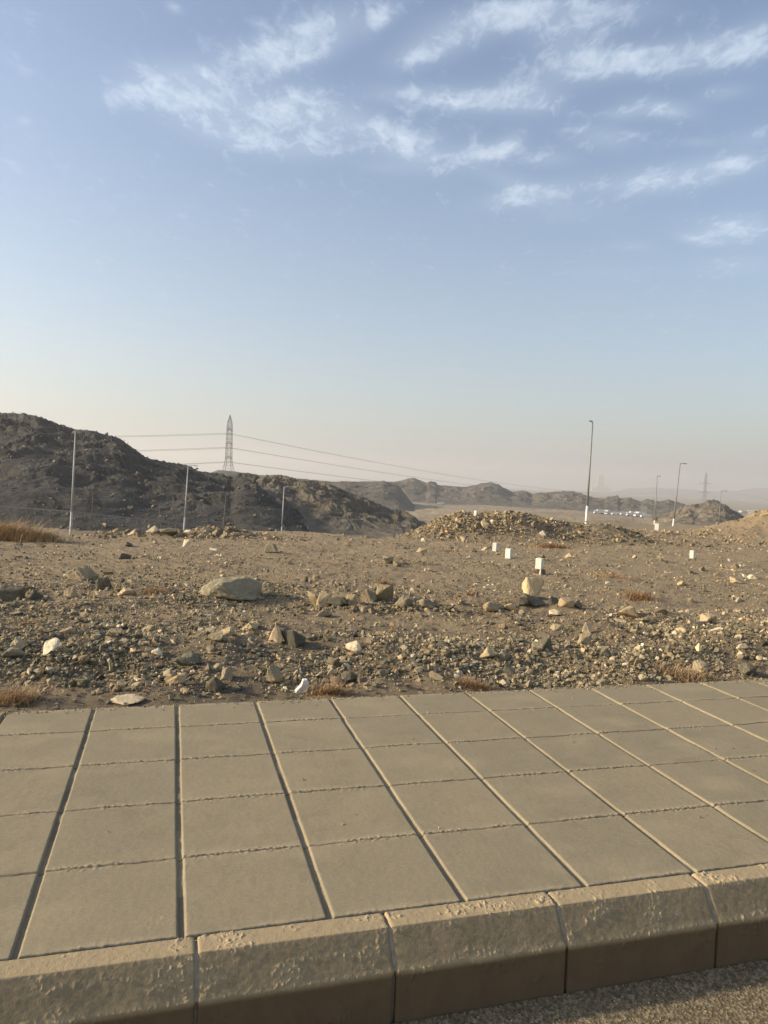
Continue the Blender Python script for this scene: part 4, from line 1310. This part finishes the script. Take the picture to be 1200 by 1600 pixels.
# ------------------------------------------------------------------ pylons
def pylon(name, loc, rz, hgt, levels, arm_len, base_w, waist_w, waist_h, bar, label):
    root = empty(name, loc, rz)
    tag(root, label, 'pylon', 'transmission pylons')
    top_w = waist_w * .8

    def wd(z):
        if z < waist_h: return base_w + (waist_w - base_w) * (z / waist_h) ** .85
        if z < hgt * .86: return waist_w + (top_w - waist_w) * (z - waist_h) / (hgt * .86 - waist_h)
        return max(.15, top_w * (hgt - z) / (hgt * .14))
    zs = [0]
    while zs[-1] < hgt * .985:
        zs.append(min(hgt, zs[-1] + max(1.6, wd(zs[-1]) * .95)))
    m = MB()
    for a, b in zip(zs[:-1], zs[1:]):
        wa, wb = wd(a) / 2, wd(b) / 2
        ca = [(-wa, -wa, a), (wa, -wa, a), (wa, wa, a), (-wa, wa, a)]
        cb = [(-wb, -wb, b), (wb, -wb, b), (wb, wb, b), (-wb, wb, b)]
        for k in range(4):
            m.tube([ca[k], cb[k]], bar, 4)
            m.tube([cb[k], cb[(k + 1) % 4]], bar * .6, 4)
            m.tube([ca[k], cb[(k + 1) % 4]], bar * .55, 4)
            m.tube([ca[(k + 1) % 4], cb[k]], bar * .55, 4)
    m.build('lattice_mast', m_steel, root)
    tips = []
    for z, L in zip(levels, arm_len):
        for s in (-1, 1):
            w = wd(z) / 2
            tip = (s * L, 0, z + .6)
            am = MB()
            for yy in (-w, w):
                am.tube([(s * w, yy, z), tip], bar * .7, 4)
                am.tube([(s * w, yy, z + 2.2), tip], bar * .7, 4)
            am.tube([(s * L * .55, -w * .45, z + .33), (s * L * .55, w * .45, z + 1.3)], bar * .5, 4)
            a = am.build('cross_arm', m_steel, root)
            ins = [(s * L, 0, z + .5 - q * .3) for q in range(12)]
            MB().tube(ins, [.16 if q % 2 else .07 for q in range(12)], 6).build('insulator', m_cer, a)
            tips.append((z, s, Vector((s * L, 0, z - 2.9))))
    mat = Matrix.Translation(loc) @ Matrix.Rotation(rz, 4, 'Z')
    return {(k, s): mat @ t for (k, s, t) in tips}


P1 = at_depth(356.5, 741, 560); P1[2] -= 1.5
P2 = at_depth(1100, 790, 2400); P2[2] -= 3
h1 = at_depth(361, 648, 560)[2] - P1[2]
h2 = at_depth(1102, 738, 2400)[2] - P2[2]
lev1 = [at_depth(360, y, 560)[2] - P1[2] + 2.9 for y in (722, 699.5, 677.5)]
lev2 = [at_depth(1101, y, 2400)[2] - P2[2] + 2.9 for y in (783, 771, 757)]
line_dir = math.atan2(P2[1] - P1[1], P2[0] - P1[0])
t1 = pylon('transmission_pylon', tuple(P1), math.radians(84), h1, lev1, (6, 6.5, 5.5), 8.8, 4.1, h1 * .25, .17, 'tall lattice pylon on the ridge behind the dark hill')
t2 = pylon('transmission_pylon', tuple(P2), math.radians(12), h2, lev2, (19, 20, 22), 17., 7., h2 * .3, .55, 'faint hazy lattice pylon behind the brown knoll on the right')


def wire(a, b, sag, rad, lab, grp, n=40):
    a, b = Vector(a), Vector(b)
    pts = []
    for k in range(n + 1):
        q = k / n
        p = a.lerp(b, q); p.z -= 4 * sag * q * (1 - q)
        pts.append(p)
    o = MB().tube(pts, rad, 5).build('power_cable', m_wire, smooth=True)
    tag(o, lab, 'power cable', grp)


names = ('lowest', 'middle', 'top')
for li in range(3):
    for s in (-1, 1):
        nf = 'nearer' if s < 0 else 'farther'
        a = t1[(lev1[li], s)]
        b2 = t2[(lev2[li], s)]
        wire(a, b2, (20, 28, 38)[li], .08, '%s strand of the faint %s cable pair sagging from the tall to the hazy pylon' % (nf, names[li]), '%s level cables right of the tall pylon' % names[li], 60)
        e = at_depth(-260, (726, 700, 674)[li] + s * .8, 600)
        wire(a, e, 3.5, .10, '%s strand of the %s cable pair running left from the tall pylon' % (nf, names[li]), '%s level cables left of the tall pylon' % names[li])
        c = t2[(lev2[li], s)]
        e = at_depth(1320, (826, 812, 800)[li] + s * 2, 1900)
        wire(c, e, 9, .25, 'faint %s cable falling right from the %s arm of the hazy pylon' % (names[li], 'left' if s < 0 else 'right'), '%s level cables right of the hazy pylon' % names[li])


# ------------------------------------------------------------------ far road kerbs and guardrail
def strip(name, pts, wdt, hgt, mat, label, kind='structure', below=.6):
    m = MB()
    P = [Vector(p) for p in pts]
    for a, b in zip(P[:-1], P[1:]):
        d = (b - a); L = d.length
        mid = (a + b) / 2
        rot = d.to_track_quat('X', 'Z').to_matrix()
        m.box((mid.x, mid.y, mid.z + (hgt - below) / 2), (L * 1.002, wdt, hgt + below), rot)
    o = m.build(name, mat)
    tag(o, label, kind=kind)
    return o


def px_line(pts, n=10):
    out = []
    for (x0, y0, d0), (x1, y1, d1) in zip(pts[:-1], pts[1:]):
        for k in range(n):
            q = k / n
            out.append(at_depth(x0 + (x1 - x0) * q, y0 + (y1 - y0) * q, d0 + (d1 - d0) * q))
    out.append(at_depth(*pts[-1]))
    return out


m_kdark = simple('dark_kerb_concrete', (.09, .08, .062), .9, 0, .2, 1)
m_kfar = simple('far_kerb_concrete', (.36, .32, .26), .9, 0, .15, 1)
strip('far_kerb', px_line([(305, 829, 62), (430, 834, 66), (560, 840, 72), (600, 843, 76)]), .3, .16, m_kfar, 'pale kerb of the lower road behind the left rim', below=1.2)
strip('far_kerb', px_line([(850, 812, 86), (900, 818, 82), (1000, 827, 74), (1060, 834, 70)]), .3, .12, m_kdark, 'kerb line of the ramp road behind the central mound', below=1.2)
# asphalt of the ramp road
e0 = px_line([(850, 812.5, 86.5), (900, 818.5, 82.5), (1000, 827.5, 74.5), (1060, 834.5, 70.5)])
V, Fq = [], []
for i, p in enumerate(e0):
    V += [(p[0], p[1], p[2] - .25), (p[0] + .8, p[1] - 7, p[2] - .35)]
    if i: Fq.append((2 * i - 2, 2 * i, 2 * i + 1, 2 * i - 1))
o = np_mesh('ramp_road', np.array(V), np.array(Fq), m_asph); tag(o, 'dark asphalt ramp road behind the central mound', kind='structure')

grail = empty('guardrail', (0, 0, 0))
tag(grail, 'low metal guardrail along the foot of the dark hill', 'guardrail')
gl = px_line([(-260, 786, 104), (0, 791, 104), (110, 799, 104), (170, 806, 105), (240, 813, 106), (330, 826, 108)], 8)
m = MB()
for a, b in zip(gl[:-1], gl[1:]):
    a, b = Vector(a), Vector(b)
    rot = (b - a).to_track_quat('X', 'Z').to_matrix()
    mid = (a + b) / 2
    m.box((mid.x, mid.y, mid.z), ((b - a).length * 1.003, .08, .17), rot)
m.build('rail', m_galv, grail)
for k in range(0, len(gl), 1):
    p = gl[k]
    MB().box((p[0], p[1] + .08, p[2] - .42), (.09, .06, .9)).build('post', m_galv, grail)

# ------------------------------------------------------------------ distant white vehicles and huts
def make_van():
    root = empty('parked_van', (0, 0, 0))
    MB().box((.3, 0, 1.3), (4.4, 1.9, 1.9)).build('body', m_white, root, bevel=.15)
    MB().box((-2.35, 0, .95), (1.1, 1.85, 1.1)).build('bonnet', m_white, root, bevel=.15)
    MB().box((-1.7, 0, 1.75), (.9, 1.7, .7)).build('windscreen', m_dkglass, root, bevel=.05)
    for x in (-2., 1.7):
        for y in (-.9, .9):
            MB().tube([(x, y - .11, .36), (x, y + .11, .36)], .36, 12).build('wheel', m_rubber, root)
    return root


def make_truck():
    root = empty('parked_truck', (0, 0, 0))
    MB().box((1.3, 0, 2.0), (6.2, 2.4, 2.5)).build('cargo_box', m_white, root, bevel=.05)
    MB().box((-3., 0, 1.55), (1.8, 2.3, 2.1)).build('cab', m_white, root, bevel=.12)
    MB().box((-3.7, 0, 1.95), (.5, 2.1, .8)).build('windscreen', m_dkglass, root, bevel=.03)
    MB().box((.5, 0, .62), (8., 1., .3)).build('chassis', m_steel, root)
    for x in (-3., 1.8, 3.2):
        for y in (-1., 1.):
            MB().tube([(x, y - .15, .48), (x, y + .15, .48)], .48, 12).build('wheel', m_rubber, root)
    return root


van0, truck0 = make_van(), make_truck()
VEH = [(936, 803, 0, 1, 'white truck leftmost in the far row of vehicles on the plain'),
       (948, 804, 1, 1, 'white truck second in the far row of vehicles on the plain'),
       (962, 805, 0, 0, 'white van in the middle of the far row of vehicles'),
       (975, 805, .2, 0, 'white van right of the middle in the far row of vehicles'),
       (988, 807, 0, 1, 'white truck near the right end of the far row of vehicles'),
       (999, 808, .3, 1, 'white truck at the right end of the far row, left of the shorter street lamp'),
       (1008, 809, .1, 0, 'white van just left of the shorter street lamp'),
       (689, 789, 0, 0, 'lone white van on the far plain above the central mound')]
used = set()
for (px, py, rz, kind, lab) in VEH:
    d = pray(px, py); d = d / d[1]
    p = ground_at(px, py, 60, 1500)
    src = truck0 if kind else van0
    if src not in used: o = src; used.add(src)
    else: o = copy_tree(src)
    o.location = p; o.rotation_euler = (0, 0, rz + .05)
    o['label'] = lab; o['category'] = 'truck' if kind else 'van'
    if px > 900: o['group'] = 'white vehicles parked on the far plain'

# pale huts in the valley at the right
for (px, py, wm, hm, lab) in [(1150, 803, 9, 4, 'pale flat-roofed hut leftmost in the hazy valley on the right'),
                              (1161, 800, 12, 5, 'white flat-roofed house in the hazy valley right of the brown knoll'),
                              (1174, 799, 14, 6, 'pale house beside the white house in the hazy valley'),
                              (1187, 800, 10, 6, 'pale house rightmost in the hazy valley')]:
    p = ground_at(px, py + 3, 330, 1500)
    root = empty('house', tuple(p), random.uniform(-.3, .3))
    tag(root, lab, 'house', 'pale houses in the hazy valley')
    MB().box((0, 0, hm / 2 - 2), (wm, 8, hm + 4)).build('wall', m_bldg, root)
    MB().box((0, 0, hm + .15), (wm + .4, 8.4, .35)).build('roof', m_bldg, root)
    for k in range(int(wm / 3.2)):
        MB().box((-wm / 2 + 1.7 + k * 3.1, -4.01, hm * .55), (1.1, .06, 1.3)).build('window', m_dkglass, root)

# faint stepped high-rise far off in the haze
TD = 6600.
tp = at_depth(939, 765, TD)
tw = empty('high_rise_tower', (tp[0], tp[1], tp[2] - 25), 0)
tag(tw, 'very faint stepped high-rise tower fading in the haze', 'tower')
zb = 25.
sc_ = TD / FPX
MB().box((0, 0, (zb + 2 * sc_) / 2), (30 * sc_, 40, zb + 2 * sc_)).build('podium', m_towerstone, tw)
MB().box((-2 * sc_, 0, zb + 2 * sc_ + 6 * sc_), (10 * sc_, 36, 12 * sc_)).build('shaft', m_towerstone, tw)
MB().box((-1.5 * sc_, 0, zb + 14 * sc_ + 4 * sc_), (8 * sc_, 30, 8 * sc_)).build('upper_shaft', m_towerstone, tw)
MB().tube([(-1.5 * sc_, 0, zb + 22 * sc_), (-1.5 * sc_, 0, zb + 26.5 * sc_)], [2.5 * sc_, .2 * sc_], 8).build('crown', m_towerstone, tw)
for x in (-8, 7, 11):
    MB().box((x * sc_, 0, zb + 3.4 * sc_), (2.5 * sc_, 25, 3 * sc_)).build('turret', m_towerstone, tw)

# ------------------------------------------------------------------ haze
HAZE = .00028
hz_m = bpy.data.materials.new('dusty_haze'); hz_m.use_nodes = True
hn = hz_m.node_tree.nodes; hn.clear()
ho = hn.new('ShaderNodeOutputMaterial'); pv = hn.new('ShaderNodeVolumePrincipled')
pv.inputs['Color'].default_value = (.93, .90, .86, 1)
pv.inputs['Density'].default_value = HAZE
pv.inputs['Anisotropy'].default_value = .35
hz_m.node_tree.links.new(pv.outputs[0], ho.inputs['Volume'])
mb = MB().box((0, 0, 20), (16000, 16000, 200))
o = mb.build('haze', hz_m)
tag(o, 'thin dusty haze over the plain', kind='stuff')
scene.cycles.volume_bounces = 1
